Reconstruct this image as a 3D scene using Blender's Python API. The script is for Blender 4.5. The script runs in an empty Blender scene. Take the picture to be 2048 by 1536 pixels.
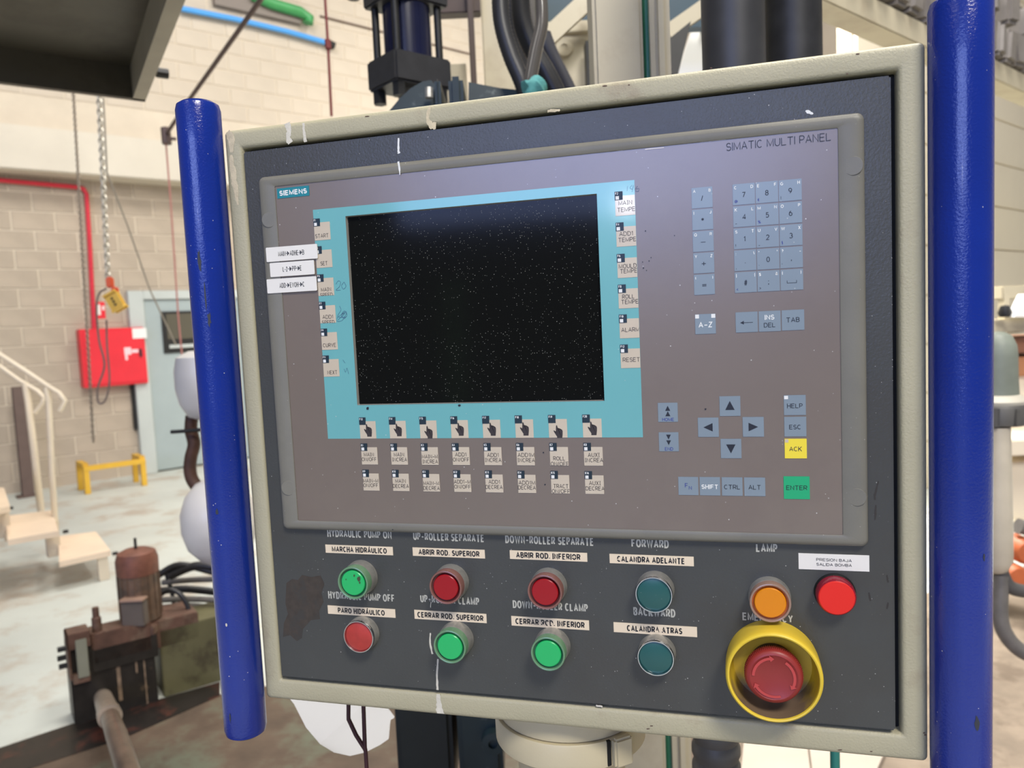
import bpy, bmesh, math, random
from mathutils import Vector, Matrix
random.seed(7)
S = bpy.context.scene
COL = S.collection
PI = math.pi
# ---------------------------------------------------------------- camera (solved from the operator panel, 483 x 310 mm)
RW = Matrix(((0.9626151, 0.26681756, -0.04669644), (-0.02322483, -0.09045796, -0.99562943), (-0.26987548, 0.95949244, -0.08087941)))
ZO = 1.3734561                      # height of the operator panel's lower edge above the floor
CP = Vector((0.38910858, -0.60283766, 0.1765439 + ZO))
FP = 1561.26
cam = bpy.data.cameras.new('camera'); cam_o = bpy.data.objects.new('camera', cam); COL.objects.link(cam_o)
m3 = Matrix((RW[0], -RW[1], -RW[2])).transposed()
cam_o.matrix_world = Matrix.Translation(CP) @ m3.to_4x4()
cam.sensor_width = 36; cam.lens = FP / 2048 * 36; cam.clip_start = .02; cam.clip_end = 200
cam.dof.use_dof = True; cam.dof.focus_distance = .63; cam.dof.aperture_fstop = 9.0
S.camera = cam_o
# ---------------------------------------------------------------- world, hall lamps and added lights
S.view_settings.view_transform = 'Standard'; S.view_settings.look = 'None'
S.view_settings.gamma = 1; S.view_settings.use_curve_mapping = False
S.view_settings.exposure = 0.0
W = bpy.data.worlds.new('hall_air'); S.world = W; W.use_nodes = True
W.node_tree.nodes['Background'].inputs[0].default_value = (.95, .97, 1, 1)
W.node_tree.nodes['Background'].inputs[1].default_value = .17
def area(loc, target, size, power, col=(1, .95, .87), sy=None, name='hall_light'):
    l = bpy.data.lights.new(name, 'AREA'); l.energy = power; l.color = col
    l.shape = 'RECTANGLE'; l.size = size; l.size_y = sy or size
    o = bpy.data.objects.new(name, l); COL.objects.link(o); o.location = loc
    o.rotation_euler = (Vector(target) - Vector(loc)).to_track_quat('-Z', 'Y').to_euler()
    return o
BGC = (1, .965, .91)
area((2.6, -3.6, 6.1), (.45, 0, 1.7), 1.5, 330, (1, .955, .88))
area((-2.6, -4.2, 6.6), (.2, 0, 1.8), 1.6, 45, (1, .955, .88))
area((-2.6, 3.4, 7.2), (-4.2, 4.6, 0), 2.0, 250, BGC)
area((-.6, 7.2, 7.2), (-3.6, 8.4, 2.5), 2.0, 165, BGC)
area((1.5, 1.0, 6.8), (1.1, 2.6, 1.0), 1.8, 330, BGC)  # no known source: placed to brighten the white casing and cabinet top
area((.2, 4.6, 5.2), (3.2, 8.4, 1.6), 1.6, 900, BGC)  # light added low in the hall to brighten the right-hand cladding
# wide cool window strip of the hall behind the photographer, and one bright work lamp under it
area((-1.5, -12.6, 4.65), (.3, 0, 1.7), 7.4, 580, (.38, .50, 1.0), 2.8, 'hall_window_light')
area((-1.13, -12.0, 3.30), (.3, 0, 1.7), .2, 11, (.9, .95, 1.0), .2, 'work_lamp')

# ---------------------------------------------------------------- helpers
def ray(px, py): return RW.transposed() @ Vector(((px - 1024) / FP, (py - 768) / FP, 1))
def hp(px, py, h=0.0):
    d = ray(px, py); return CP + d * ((h - CP.z) / d.z)
def yp(px, py, y=0.0):
    d = ray(px, py); return CP + d * ((y - CP.y) / d.y)
WD = Vector((.5563, .831, 0)); WN = Vector((-.831, .5563, 0)); FOOT = hp(300, 945)
def vp(px, py, o, n):
    d = ray(px, py); return CP + d * (n.dot(o - CP) / n.dot(d))
def wp(px, py, off=0.0): return vp(px, py, FOOT - WN * off, WN)
def dp(px, py, dist): return CP + ray(px, py) * dist
FW = Vector((-.2708, .9626, 0)).normalized(); RT = Vector((.9626, .2708, 0)).normalized(); UP = Vector((0, 0, 1))
def lin(c): return tuple(((v / 255) / 12.92 if v / 255 <= .04045 else ((v / 255 + .055) / 1.055) ** 2.4) for v in c)

MATS = {}
def mat(name, rgb, rough=.5, metal=0.0, var=0.0, vscale=8, bump=0.0, bscale=300, dust=0.0, dscale=260, rgb2=None, stain=0.0, sscale=20,
        coat=0.0, emit=0.0, trans=0.0, alpha=1.0, spec=None, bdist=.0006, thr=.5, dustcol=(205, 203, 198)):
    if name in MATS: return MATS[name]
    m = bpy.data.materials.new(name); m.use_nodes = True; nt = m.node_tree; N = nt.nodes; L = nt.links
    p = N['Principled BSDF']; c = (*lin(rgb), 1)
    p.inputs['Base Color'].default_value = c; p.inputs['Roughness'].default_value = rough; p.inputs['Metallic'].default_value = metal
    if spec is not None: p.inputs['Specular IOR Level'].default_value = spec
    p.inputs['Coat Weight'].default_value = coat; p.inputs['Coat Roughness'].default_value = .09
    p.inputs['Transmission Weight'].default_value = trans; p.inputs['Alpha'].default_value = alpha
    if emit: p.inputs['Emission Color'].default_value = c; p.inputs['Emission Strength'].default_value = emit
    tc = N.new('ShaderNodeTexCoord'); cur = None
    def noise(sc, det=4, ro=.55):
        n = N.new('ShaderNodeTexNoise'); n.inputs['Scale'].default_value = sc; n.inputs['Detail'].default_value = det
        n.inputs['Roughness'].default_value = ro; L.new(tc.outputs['Object'], n.inputs['Vector']); return n
    def mix(fac, a, b):
        x = N.new('ShaderNodeMix'); x.data_type = 'RGBA'
        if hasattr(fac, 'links'): L.new(fac, x.inputs[0])
        else: x.inputs[0].default_value = fac
        for s, v in ((6, a), (7, b)):
            if hasattr(v, 'links'): L.new(v, x.inputs[s])
            else: x.inputs[s].default_value = v
        return x.outputs[2]
    def rng(src, a, b, lo=0, hi=1):
        r = N.new('ShaderNodeMapRange'); L.new(src, r.inputs[0]); r.inputs[1].default_value = a; r.inputs[2].default_value = b
        r.inputs[3].default_value = lo; r.inputs[4].default_value = hi; return r.outputs[0]
    if var:
        n = noise(vscale, 6)
        d = tuple(v * (1 - var) for v in c[:3]) + (1,); u = tuple(min(1, v * (1 + var)) for v in c[:3]) + (1,)
        cur = mix(rng(n.outputs[0], .3, .7), d, u)
    if rgb2 is not None:
        n = noise(sscale, 8, .65)
        cur = mix(rng(n.outputs[0], thr, thr + .12, 0, stain), cur if cur else c, (*lin(rgb2), 1))
    if dust:
        v = N.new('ShaderNodeTexVoronoi'); v.inputs['Scale'].default_value = dscale; L.new(tc.outputs['Object'], v.inputs['Vector'])
        n = noise(14, 3); sep = N.new('ShaderNodeSeparateColor'); L.new(v.outputs['Color'], sep.inputs[0])
        def mth(op, x, y, z=None):
            q = N.new('ShaderNodeMath'); q.operation = op
            for k_, v_ in enumerate((x, y, z)):
                if v_ is None: continue
                if hasattr(v_, 'links'): L.new(v_, q.inputs[k_])
                else: q.inputs[k_].default_value = v_
            return q.outputs[0]
        big = mth('LESS_THAN', v.outputs['Distance'], mth('MULTIPLY_ADD', sep.outputs[1], .17, .05))
        pick = mth('LESS_THAN', sep.outputs[0], rng(n.outputs[0], .35, .68, dust * .15, dust))
        st_ = mth('MULTIPLY', mth('MULTIPLY', big, pick), mth('MULTIPLY_ADD', sep.outputs[2], .7, .3))
        class _o: outputs = [st_]
        b2 = _o
        cur = mix(b2.outputs[0], cur if cur else c, (*lin(dustcol), 1))
    if cur: L.new(cur, p.inputs['Base Color'])
    if bump:
        n = noise(bscale, 3); b = N.new('ShaderNodeBump'); b.inputs['Strength'].default_value = bump; b.inputs['Distance'].default_value = bdist
        L.new(n.outputs[0], b.inputs['Height']); L.new(b.outputs[0], p.inputs['Normal'])
    MATS[name] = m; return m

WLOC = {}
def wloc(o): return WLOC.get(o.name, Vector((0, 0, 0))) if o else Vector((0, 0, 0))
def obj(name, bm, m, parent=None, label=None, cat=None, group=None, kind=None, smooth=False, origin=None):
    me = bpy.data.meshes.new(name)
    if parent is None:                       # top-level mesh: origin at its base centre
        if origin is None:
            xs = [v.co for v in bm.verts]
            origin = Vector(((min(v.x for v in xs) + max(v.x for v in xs)) / 2, (min(v.y for v in xs) + max(v.y for v in xs)) / 2, min(v.z for v in xs)))
        off = Vector(origin)
    else: off = wloc(parent)
    bmesh.ops.translate(bm, verts=bm.verts, vec=-off)
    if smooth is not None:
        for f in bm.faces: f.smooth = bool(smooth)
    if smooth:
        for e in bm.edges:
            if len(e.link_faces) == 2 and e.calc_face_angle(0) > .7: e.smooth = False
    bm.to_mesh(me); bm.free()
    for x in (m if isinstance(m, (list, tuple)) else [m]): me.materials.append(x)
    o = bpy.data.objects.new(name, me); COL.objects.link(o)
    if parent: o.parent = parent
    else: o.location = off
    WLOC[o.name] = off.copy()
    tag(o, label, cat, group, kind); return o
def tag(o, label=None, cat=None, group=None, kind=None):
    if label: o['label'] = label
    if cat: o['category'] = cat
    if group: o['group'] = group
    if kind: o['kind'] = kind
def thing(name, label, cat, loc, group=None):
    o = bpy.data.objects.new(name, None); COL.objects.link(o); o.location = loc; o.empty_display_size = .05
    WLOC[o.name] = Vector(loc); tag(o, label, cat, group); return o

def quad_poly(bm, pts): return bm.faces.new([bm.verts.new(p) for p in pts])
def prism(bm, pts, d):
    """closed prism: polygon pts extruded by vector d"""
    a = [bm.verts.new(p) for p in pts]; b = [bm.verts.new(Vector(p) + Vector(d)) for p in pts]; n = len(a)
    bm.faces.new(a); bm.faces.new(b[::-1])
    for i in range(n): bm.faces.new((a[i], b[i], b[(i + 1) % n], a[(i + 1) % n]))
    bmesh.ops.recalc_face_normals(bm, faces=bm.faces); return bm
def box(bm, c, ux, uy, uz, sx, sy, sz, bev=0):
    """box centred at c, half axes ux*sx/2 .."""
    c = Vector(c); r = bmesh.ops.create_cube(bm, size=1); vs = r['verts']
    for v in vs: v.co = c + ux * v.co.x * sx + uy * v.co.y * sy + uz * v.co.z * sz
    if bev:
        es = list({e for v in vs for e in v.link_edges})
        bmesh.ops.bevel(bm, geom=es, offset=bev, segments=2, affect='EDGES', clamp_overlap=True)
    return bm
X, Yv, Z = Vector((1, 0, 0)), Vector((0, 1, 0)), Vector((0, 0, 1))
def abox(bm, x0, x1, y0, y1, z0, z1, bev=0):
    return box(bm, ((x0 + x1) / 2, (y0 + y1) / 2, (z0 + z1) / 2), X, Yv, Z, x1 - x0, y1 - y0, z1 - z0, bev)
def tube(bm, pts, r, n=10, caps=True, closed=False):
    pts = [Vector(p) for p in pts]; rs = r if isinstance(r, (list, tuple)) else [r] * len(pts)
    rings = []; t0 = (pts[1] - pts[0]).normalized(); a = t0.orthogonal().normalized()
    for i, p in enumerate(pts):
        if i == 0: t = pts[1] - p
        elif i == len(pts) - 1: t = p - pts[-2]
        else: t = (pts[i + 1] - p).normalized() + (p - pts[i - 1]).normalized()
        t.normalize(); a = (a - t * a.dot(t)).normalized(); b = t.cross(a)
        rings.append([bm.verts.new(p + (a * math.cos(2 * PI * k / n) + b * math.sin(2 * PI * k / n)) * rs[i]) for k in range(n)])
    for i in range(len(rings) - 1):
        for k in range(n):
            bm.faces.new((rings[i][k], rings[i][(k + 1) % n], rings[i + 1][(k + 1) % n], rings[i + 1][k]))
    if caps: bm.faces.new(rings[0][::-1]); bm.faces.new(rings[-1])
    return bm
def spline(pts, k=6):
    pts = [Vector(p) for p in pts]; out = []
    for i in range(len(pts) - 1):
        p0 = pts[max(i - 1, 0)]; p1 = pts[i]; p2 = pts[i + 1]; p3 = pts[min(i + 2, len(pts) - 1)]
        for j in range(k):
            t = j / k
            out.append(.5 * ((2 * p1) + (p2 - p0) * t + (2 * p0 - 5 * p1 + 4 * p2 - p3) * t * t + (3 * p1 - p0 - 3 * p2 + p3) * t ** 3))
    out.append(pts[-1]); return out
def lathe(bm, c, axis, prof, n=48, capend=True, u=None):
    """prof: (radius, height along axis)"""
    c = Vector(c); axis = Vector(axis).normalized(); u = (u or axis.orthogonal()).normalized(); w = axis.cross(u); rings = []
    for r, h in prof:
        if r < 1e-6: rings.append([bm.verts.new(c + axis * h)]); continue
        rings.append([bm.verts.new(c + axis * h + (u * math.cos(2 * PI * k / n) + w * math.sin(2 * PI * k / n)) * r) for k in range(n)])
    for a, b in zip(rings, rings[1:]):
        for k in range(n):
            k2 = (k + 1) % n
            if len(a) == 1: bm.faces.new((a[0], b[k], b[k2]))
            elif len(b) == 1: bm.faces.new((a[k], a[k2], b[0]))
            else: bm.faces.new((a[k], a[k2], b[k2], b[k]))
    if capend:
        for rg in (rings[0], rings[-1]):
            if len(rg) > 1: bm.faces.new(rg)
    bmesh.ops.recalc_face_normals(bm, faces=bm.faces); return bm
NB = bmesh.new
# ---- flat print on the panel plane (panel coordinates in mm: x to the right, z up from the operator panel's lower edge)
def pv(x, z, y): return Vector((x / 1000, y, z / 1000 + ZO))

def ar(cx, cy, rx, ry, a0, a1, n=12): return [(cx + rx * math.cos(math.radians(a0 + (a1 - a0) * k / n)), cy + ry * math.sin(math.radians(a0 + (a1 - a0) * k / n))) for k in range(n + 1)]
_P = [(0, 0), (0, 1), (.58, 1)] + ar(.58, .73, .42, .27, 80, -80, 8) + [(.58, .46), (0, .46)]
_S = ar(.5, .74, .44, .26, 25, 262, 12) + ar(.5, .26, .5, .26, 78, -152, 12)
_O = ar(.5, .5, .5, .5, 90, 450, 24)
# own stroke lettering: width, then strokes in a unit box
GL = {'A': (.74, [[(0, 0), (.5, 1), (1, 0)], [(.18, .32), (.82, .32)]]), 'B': (.64, [[(0, 0), (0, 1), (.55, 1)] + ar(.55, .765, .38, .235, 80, -80, 8) + [(.5, .53), (0, .53)], [(.5, .53)] + ar(.58, .265, .42, .265, 80, -80, 8) + [(0, 0)]]),
 'C': (.72, [ar(.5, .5, .5, .5, 48, 312, 20)]), 'D': (.7, [[(0, 0), (0, 1), (.42, 1)] + ar(.42, .5, .58, .5, 82, -82, 14) + [(.42, 0), (0, 0)]]), 'E': (.64, [[(1, 1), (0, 1), (0, 0), (1, 0)], [(0, .52), (.9, .52)]]), 'F': (.62, [[(1, 1), (0, 1), (0, 0)], [(0, .5), (.88, .5)]]),
 'G': (.76, [ar(.5, .5, .5, .5, 48, 335, 20) + [(1, .46), (.56, .46)]]), 'H': (.68, [[(0, 0), (0, 1)], [(1, 0), (1, 1)], [(0, .52), (1, .52)]]), 'I': (0, [[(.5, 0), (.5, 1)]]), 'J': (.48, [[(1, 1), (1, .3)] + ar(.5, .28, .5, .28, -10, -175, 8)]),
 'K': (.68, [[(0, 0), (0, 1)], [(1, 1), (0, .36)], [(.34, .6), (1, 0)]]), 'L': (.62, [[(0, 1), (0, 0), (1, 0)]]), 'M': (.84, [[(0, 0), (0, 1), (.5, .1), (1, 1), (1, 0)]]), 'N': (.7, [[(0, 0), (0, 1), (1, 0), (1, 1)]]), 'O': (.78, [_O]), 'P': (.62, [_P]),
 'Q': (.78, [_O, [(.6, .25), (1, -.02)]]), 'R': (.66, [_P, [(.52, .46), (1, 0)]]), 'S': (.64, [_S]), 'T': (.74, [[(0, 1), (1, 1)], [(.5, 1), (.5, 0)]]), 'U': (.68, [[(0, 1), (0, .35)] + ar(.5, .34, .5, .34, 190, 350, 12) + [(1, .35), (1, 1)]]),
 'V': (.7, [[(0, 1), (.5, 0), (1, 1)]]), 'W': (1.0, [[(0, 1), (.25, 0), (.5, .95), (.75, 0), (1, 1)]]), 'X': (.68, [[(0, 0), (1, 1)], [(0, 1), (1, 0)]]), 'Y': (.68, [[(0, 1), (.5, .45), (1, 1)], [(.5, .45), (.5, 0)]]), 'Z': (.62, [[(0, 1), (1, 1), (0, 0), (1, 0)]]),
 '0': (.56, [_O]), '1': (.34, [[(0, .76), (.75, 1), (.75, 0)]]), '2': (.56, [ar(.5, .7, .46, .3, 165, -28, 12) + [(0, 0), (1, 0)]]), '3': (.56, [ar(.48, .745, .42, .255, 150, -80, 10), ar(.48, .26, .5, .26, 85, -155, 12)]), '4': (.6, [[(.74, 0), (.74, 1), (0, .28), (1, .28)]]),
 '5': (.56, [[(.9, 1), (.18, 1), (.1, .52)] + ar(.48, .33, .5, .33, 130, -150, 12)]), '6': (.56, [ar(.5, .32, .5, .32, 90, 450, 20), [(.0, .34), (.1, .66), (.62, 1)]]), '7': (.54, [[(0, 1), (1, 1), (.3, 0)]]), '8': (.56, [ar(.5, .76, .42, .24, -90, 270, 16), ar(.5, .26, .5, .26, 90, 450, 18)]), '9': (.56, [ar(.5, .68, .5, .32, 90, 450, 20), [(1, .66), (.9, .34), (.38, 0)]]),
 '-': (.6, [[(0, .42), (1, .42)]]), '/': (.36, [[(0, -.05), (1, 1.05)]]), '\\': (.36, [[(0, 1.05), (1, -.05)]]), '.': (.1, [[(.5, 0), (.5, .12)]]), ',': (.14, [[(.8, .14), (0, -.16)]]), ':': (.1, [[(.5, .05), (.5, .17)], [(.5, .6), (.5, .72)]]), ';': (.14, [[(.8, .1), (0, -.2)], [(.7, .55), (.7, .68)]]),
 '(': (.3, [ar(1.2, .5, 1.2, .65, 130, 230, 8)]), ')': (.3, [ar(-.2, .5, 1.2, .65, 50, -50, 8)]), '[': (.2, [[(1, 1.1), (0, 1.1), (0, -.1), (1, -.1)]]), ']': (.2, [[(0, 1.1), (1, 1.1), (1, -.1), (0, -.1)]]), '{': (.26, [[(1, 1.1), (.5, 1), (.5, .62), (0, .5), (.5, .38), (.5, 0), (1, -.1)]]), '}': (.26, [[(0, 1.1), (.5, 1), (.5, .62), (1, .5), (.5, .38), (.5, 0), (0, -.1)]]),
 '#': (.6, [[(.25, 0), (.42, 1)], [(.62, 0), (.79, 1)], [(0, .34), (.95, .34)], [(.06, .68), (1, .68)]]), '$': (.58, [_S, [(.5, -.12), (.5, 1.12)]]), '&': (.72, [[(1, 0), (.22, .74), (.3, .96), (.5, 1), (.66, .84), (.55, .66), (.08, .36), (.06, .12), (.35, 0), (.68, .12), (.95, .46)]]), '%': (.8, [[(.2, 0), (.8, 1)], ar(.2, .78, .18, .2, 0, 360, 10), ar(.8, .22, .18, .2, 0, 360, 10)]),
 '@': (.9, [ar(.5, .5, .5, .5, -40, 290, 18), ar(.5, .5, .2, .22, 0, 360, 10), [(.7, .66), (.7, .32), (.92, .36)]]), '€': (.62, [ar(.6, .5, .45, .5, 55, 305, 16), [(0, .58), (.8, .58)], [(0, .42), (.75, .42)]]), '§': (.42, [ar(.5, .84, .42, .2, 20, 250, 8) + [(.9, .5), (.7, .36)], [(.3, .62), (.1, .48), (.5, .3)] + ar(.5, .12, .42, .2, 60, -160, 8)]),
 '?': (.5, [ar(.5, .75, .46, .25, 165, -40, 10) + [(.5, .42), (.5, .26)], [(.5, 0), (.5, .1)]]), '!': (.08, [[(.5, 1), (.5, .3)], [(.5, 0), (.5, .12)]]), '_': (.5, [[(0, 0), (1, 0)]]), '"': (.26, [[(.1, 1), (.1, .7)], [(.9, 1), (.9, .7)]]), "'": (.08, [[(.5, 1), (.5, .7)]]), '`': (.16, [[(0, 1), (1, .76)]]),
 '°': (.26, [ar(.5, .82, .5, .16, 0, 360, 10)]), '<': (.5, [[(1, .8), (0, .45), (1, .1)]]), '>': (.5, [[(0, .8), (1, .45), (0, .1)]]), '=': (.8, [[(0, .3), (1, .3)], [(0, .6), (1, .6)]]), '+': (.8, [[(0, .45), (1, .45)], [(.5, .05), (.5, .85)]]), '*': (.62, [[(.5, .35), (.5, .95)], [(.1, .5), (.9, .8)], [(.1, .8), (.9, .5)]]), '|': (.05, [[(.5, -.1), (.5, 1)]])}
GL['Á'] = (GL['A'][0], GL['A'][1] + [[(.5, 1.12), (.72, 1.32)]]); GL['ı'] = (.34, [[(.5, 0), (.5, 1)], [(0, 1), (1, 1)], [(0, 0), (1, 0)]])
def stroke(t, pts, th, yo_):
    """flat ribbon of constant width th along pts, mitred"""
    closed = (abs(pts[0][0] - pts[-1][0]) + abs(pts[0][1] - pts[-1][1])) < 1e-6
    P = [Vector((a, b)) for a, b in pts]; Q = [P[0]]
    for p in P[1:]:
        if (p - Q[-1]).length > 1e-5: Q.append(p)
    if closed: Q = Q[:-1]
    n = len(Q); L_ = []; R_ = []
    if n < 2: return
    for i in range(n):
        a = Q[i - 1] if (i or closed) else None; b = Q[(i + 1) % n] if (i < n - 1 or closed) else None
        d1 = (Q[i] - a).normalized() if a is not None else None; d2 = (b - Q[i]).normalized() if b is not None else None
        d1 = d1 or d2; d2 = d2 or d1
        n1 = Vector((-d1.y, d1.x)); n2 = Vector((-d2.y, d2.x)); m_ = (n1 + n2)
        if m_.length < 1e-4: m_ = n1
        m_.normalize(); k = min(1 / max(m_.dot(n1), .3), 1.9) * th / 2; e = Q[i]
        if not closed and i == 0: e = e - d2 * th * .0
        L_.append(t.verts.new((e.x + m_.x * k, yo_, e.y + m_.y * k))); R_.append(t.verts.new((e.x - m_.x * k, yo_, e.y - m_.y * k)))
    for i in range(n if closed else n - 1):
        j = (i + 1) % n
        try: t.faces.new((R_[i], R_[j], L_[j], L_[i]))
        except ValueError: pass
def text(bm, s, x, z, h, y, w=None, xs=1.0, align='l', off=.0, clip=None, serif=False):
    """x,z baseline point in mm, h cap height in mm; w total width in mm; off sets the weight; clip (x0,x1,z0,z1) mm"""
    th = h * (.135 + off * 3.0); SP = .28; G = .09 + max(0, -off) * 2
    if serif: s = s.replace('I', 'ı')
    nI = 0; units = 0
    for i, ch in enumerate(s):
        if ch == ' ': units += SP
        else:
            g = GL.get(ch, GL['-'])[0]
            if g * h * xs < th: nI += 1
            else: units += g
        if i < len(s) - 1: units += G
    k = ((w - nI * th) / units) if w else h * xs
    wid = k * units + nI * th; u = x + {'l': 0, 'c': -wid / 2, 'r': -wid}[align]; t = NB()
    for i, ch in enumerate(s):
        if ch == ' ': u += SP * k
        else:
            g, st_ = GL.get(ch, GL['-']); gw = max(g * k, th) if g * h * xs >= th else th
            for q, pl in enumerate(st_):
                stroke(t, [(u + th / 2 + a * max(gw - th, 0) if gw > th * 1.01 else u + th / 2, z + th / 2 + b * (h - th)) for a, b in pl] if len(pl) > 2 or abs(pl[0][1] - pl[1][1]) < .5 else
                       [(u + th / 2 + pl[0][0] * max(gw - th, 0) if gw > th * 1.01 else u + th / 2, z + (0 if pl[0][1] == 0 else h if pl[0][1] == 1 else th / 2 + pl[0][1] * (h - th))), (u + th / 2 + pl[1][0] * max(gw - th, 0) if gw > th * 1.01 else u + th / 2, z + (0 if pl[1][1] == 0 else h if pl[1][1] == 1 else th / 2 + pl[1][1] * (h - th)))], th, -q * 1.2e-5)
            u += gw
        u += G * k
    if clip:
        for co, no in (((clip[0], 0, 0), (-1, 0, 0)), ((clip[1], 0, 0), (1, 0, 0)), ((0, 0, clip[2]), (0, 0, -1)), ((0, 0, clip[3]), (0, 0, 1))):
            bmesh.ops.bisect_plane(t, geom=t.verts[:] + t.edges[:] + t.faces[:], plane_co=co, plane_no=no, clear_outer=True)
    mp = {v: bm.verts.new(pv(v.co.x, v.co.z, y + v.co.y)) for v in t.verts}
    for f in t.faces: bm.faces.new([mp[v] for v in f.verts])
    t.free(); return bm
def btext(bm, s, x, z, h, y, w, off): return text(bm, s, x, z, h, y, w=w, off=off)
def flat(bm, x0, x1, z0, z1, y): return quad_poly(bm, [pv(x0, z0, y), pv(x1, z0, y), pv(x1, z1, y), pv(x0, z1, y)])
def poly(bm, pts, y): return quad_poly(bm, [pv(a, b, y) for a, b in pts])
def slab(bm, x0, x1, z0, z1, yf, yb, bev=0): return abox(bm, x0 / 1000, x1 / 1000, yf, yb, z0 / 1000 + ZO, z1 / 1000 + ZO, bev)
def rrect(x0, x1, z0, z1, r, n=5):
    o = []
    for cx, cz, a0 in ((x1 - r, z1 - r, 0), (x0 + r, z1 - r, 90), (x0 + r, z0 + r, 180), (x1 - r, z0 + r, 270)):
        for i in range(n + 1):
            a = math.radians(a0 + 90 * i / n); o.append((cx + r * math.cos(a), cz + r * math.sin(a)))
    return o
def ringloft(bm, loops):
    """loops: list of (list of (x,z) mm, y); all the same length"""
    R = [[bm.verts.new(pv(a, b, y)) for a, b in pts] for pts, y in loops]; n = len(R[0])
    for a, b in zip(R, R[1:]):
        for k in range(n): bm.faces.new((a[k], a[(k + 1) % n], b[(k + 1) % n], b[k]))
    return bm

# ---------------------------------------------------------------- materials
m_bezel = mat('bezel_plastic', (120, 117, 106), .45, var=.06, vscale=12, bump=.12, bscale=900, dust=.05, dscale=560, rgb2=(108, 106, 98), stain=.5, sscale=9)
m_membrane = mat('membrane_foil', (118, 105, 94), .29, var=.05, vscale=7, bump=.04, bscale=1500, dust=.045, dscale=480, rgb2=(112, 98, 88), stain=.5, sscale=11, spec=1.0)
m_teal = mat('teal_foil', (108, 176, 178), .28, var=.04, vscale=9, dust=.03, dscale=480, spec=.5, coat=.6)
m_key = mat('key_paper', (204, 190, 168), .3, var=.04, vscale=30, spec=.5, coat=.6)
m_tag = mat('tag_ink', (24, 42, 52), .4)
m_white = mat('white_ink', (232, 232, 228), .45)
m_ink = mat('grey_ink', (54, 46, 44), .5)
m_black = mat('black_ink', (28, 32, 42), .45)
m_blue = mat('blue_ink', (44, 54, 140), .45)
m_padkey = mat('keypad_foil', (128, 142, 152), .28, var=.03, vscale=20, dust=.03, dscale=480, spec=.65)
m_yellowkey = mat('yellow_key_foil', (240, 218, 60), .38)
m_greenkey = mat('green_key_foil', (28, 168, 112), .38)
m_screen = mat('screen_glass', (17, 18, 17), .09, dust=.75, dscale=620, spec=.13, dustcol=(160, 160, 150))
m_door = mat('door_paint', (68, 69, 67), .34, var=.08, vscale=10, bump=.55, bscale=560, dust=.16, dscale=520, rgb2=(66, 64, 60), stain=.5, sscale=7, bdist=.0004)
m_cream = mat('cream_powder_coat', (178, 171, 142), .45, var=.05, vscale=12, bump=.75, bscale=620, rgb2=(150, 132, 108), stain=.55, sscale=14, thr=.58, bdist=.0005)
m_handle = mat('blue_gloss_paint', (10, 42, 136), .2, var=.08, vscale=14, bump=.6, bscale=560, dust=.05, dscale=420, coat=.25, bdist=.0005)
m_gap = mat('gap_rubber', (12, 12, 12), .8)
m_strip = mat('label_tape', (232, 214, 186), .42, var=.03, vscale=40)
m_sticker = mat('white_sticker', (234, 230, 222), .45, var=.03, vscale=30)
m_print = mat('tape_print', (22, 20, 26), .45)
m_engr = mat('engraved_text', (188, 186, 174), .5)
m_chrome = mat('dusty_chrome', (176, 174, 168), .38, .55, var=.2, vscale=120, bump=.1, bscale=900, dust=.5, dscale=1100)
m_chrome2 = mat('bright_chrome', (205, 205, 205), .12, 1.0)
m_drip = mat('dried_paint_drip', (214, 208, 192), .6, var=.1, vscale=200, bump=.4, bscale=900)
m_dripc = mat('cream_glue_remains', (206, 192, 160), .6, var=.15, vscale=160, bump=.5, bscale=700)
m_rustspot = mat('scuff', (92, 70, 58), .7)
m_dirt = mat('greasy_dirt', (52, 48, 44), .6)

# ================================================================ THE HALL
# floor
bm = NB(); A = [(-14, -13), (14, -13), (14, 24), (-14, 24)]
quad_poly(bm, [Vector((x, y, 0)) for x, y in A])
m_floor = mat('worn_green_floor_paint', (198, 202, 194), .55, var=.10, vscale=1.2, rgb2=(176, 160, 142), stain=.7, sscale=2.2, bump=.1, bscale=60)
obj('floor', bm, m_floor, label='pale green worn concrete floor of the factory hall', kind='structure', origin=(0, 0, 0))
# rough brown floor strip nearer the machine
m_floor2 = mat('dirty_concrete', (90, 74, 60), .6, var=.3, vscale=6, rgb2=(96, 102, 84), stain=.8, sscale=3.0, bump=.3, bscale=60, bdist=.003)
bm = NB()
prism(bm, [hp(90, 1520), hp(430, 1392), hp(1000, 1290), hp(1250, 1260), hp(1400, 1500), Vector((.6, -1, 0)), Vector((-2, -1, 0))], (0, 0, .004))
o_f2 = obj('floor_2', bm, m_floor2, label='dirty brown concrete strip around the machine', kind='structure')
bm = NB(); prism(bm, [hp(1250, 1260), hp(2040, 1165), Vector((4.5, 3.0, 0)), Vector((3, -1, 0)), Vector((.6, -1, 0)), hp(1400, 1500)], (0, 0, .004))
obj('floor_3', bm, mat('rough_beige_concrete', (134, 120, 104), .7, var=.22, vscale=7, rgb2=(104, 90, 76), stain=.7, sscale=6, bump=.4, bscale=80, bdist=.004), label='rough beige concrete floor at the right of the machine', kind='structure')
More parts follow.
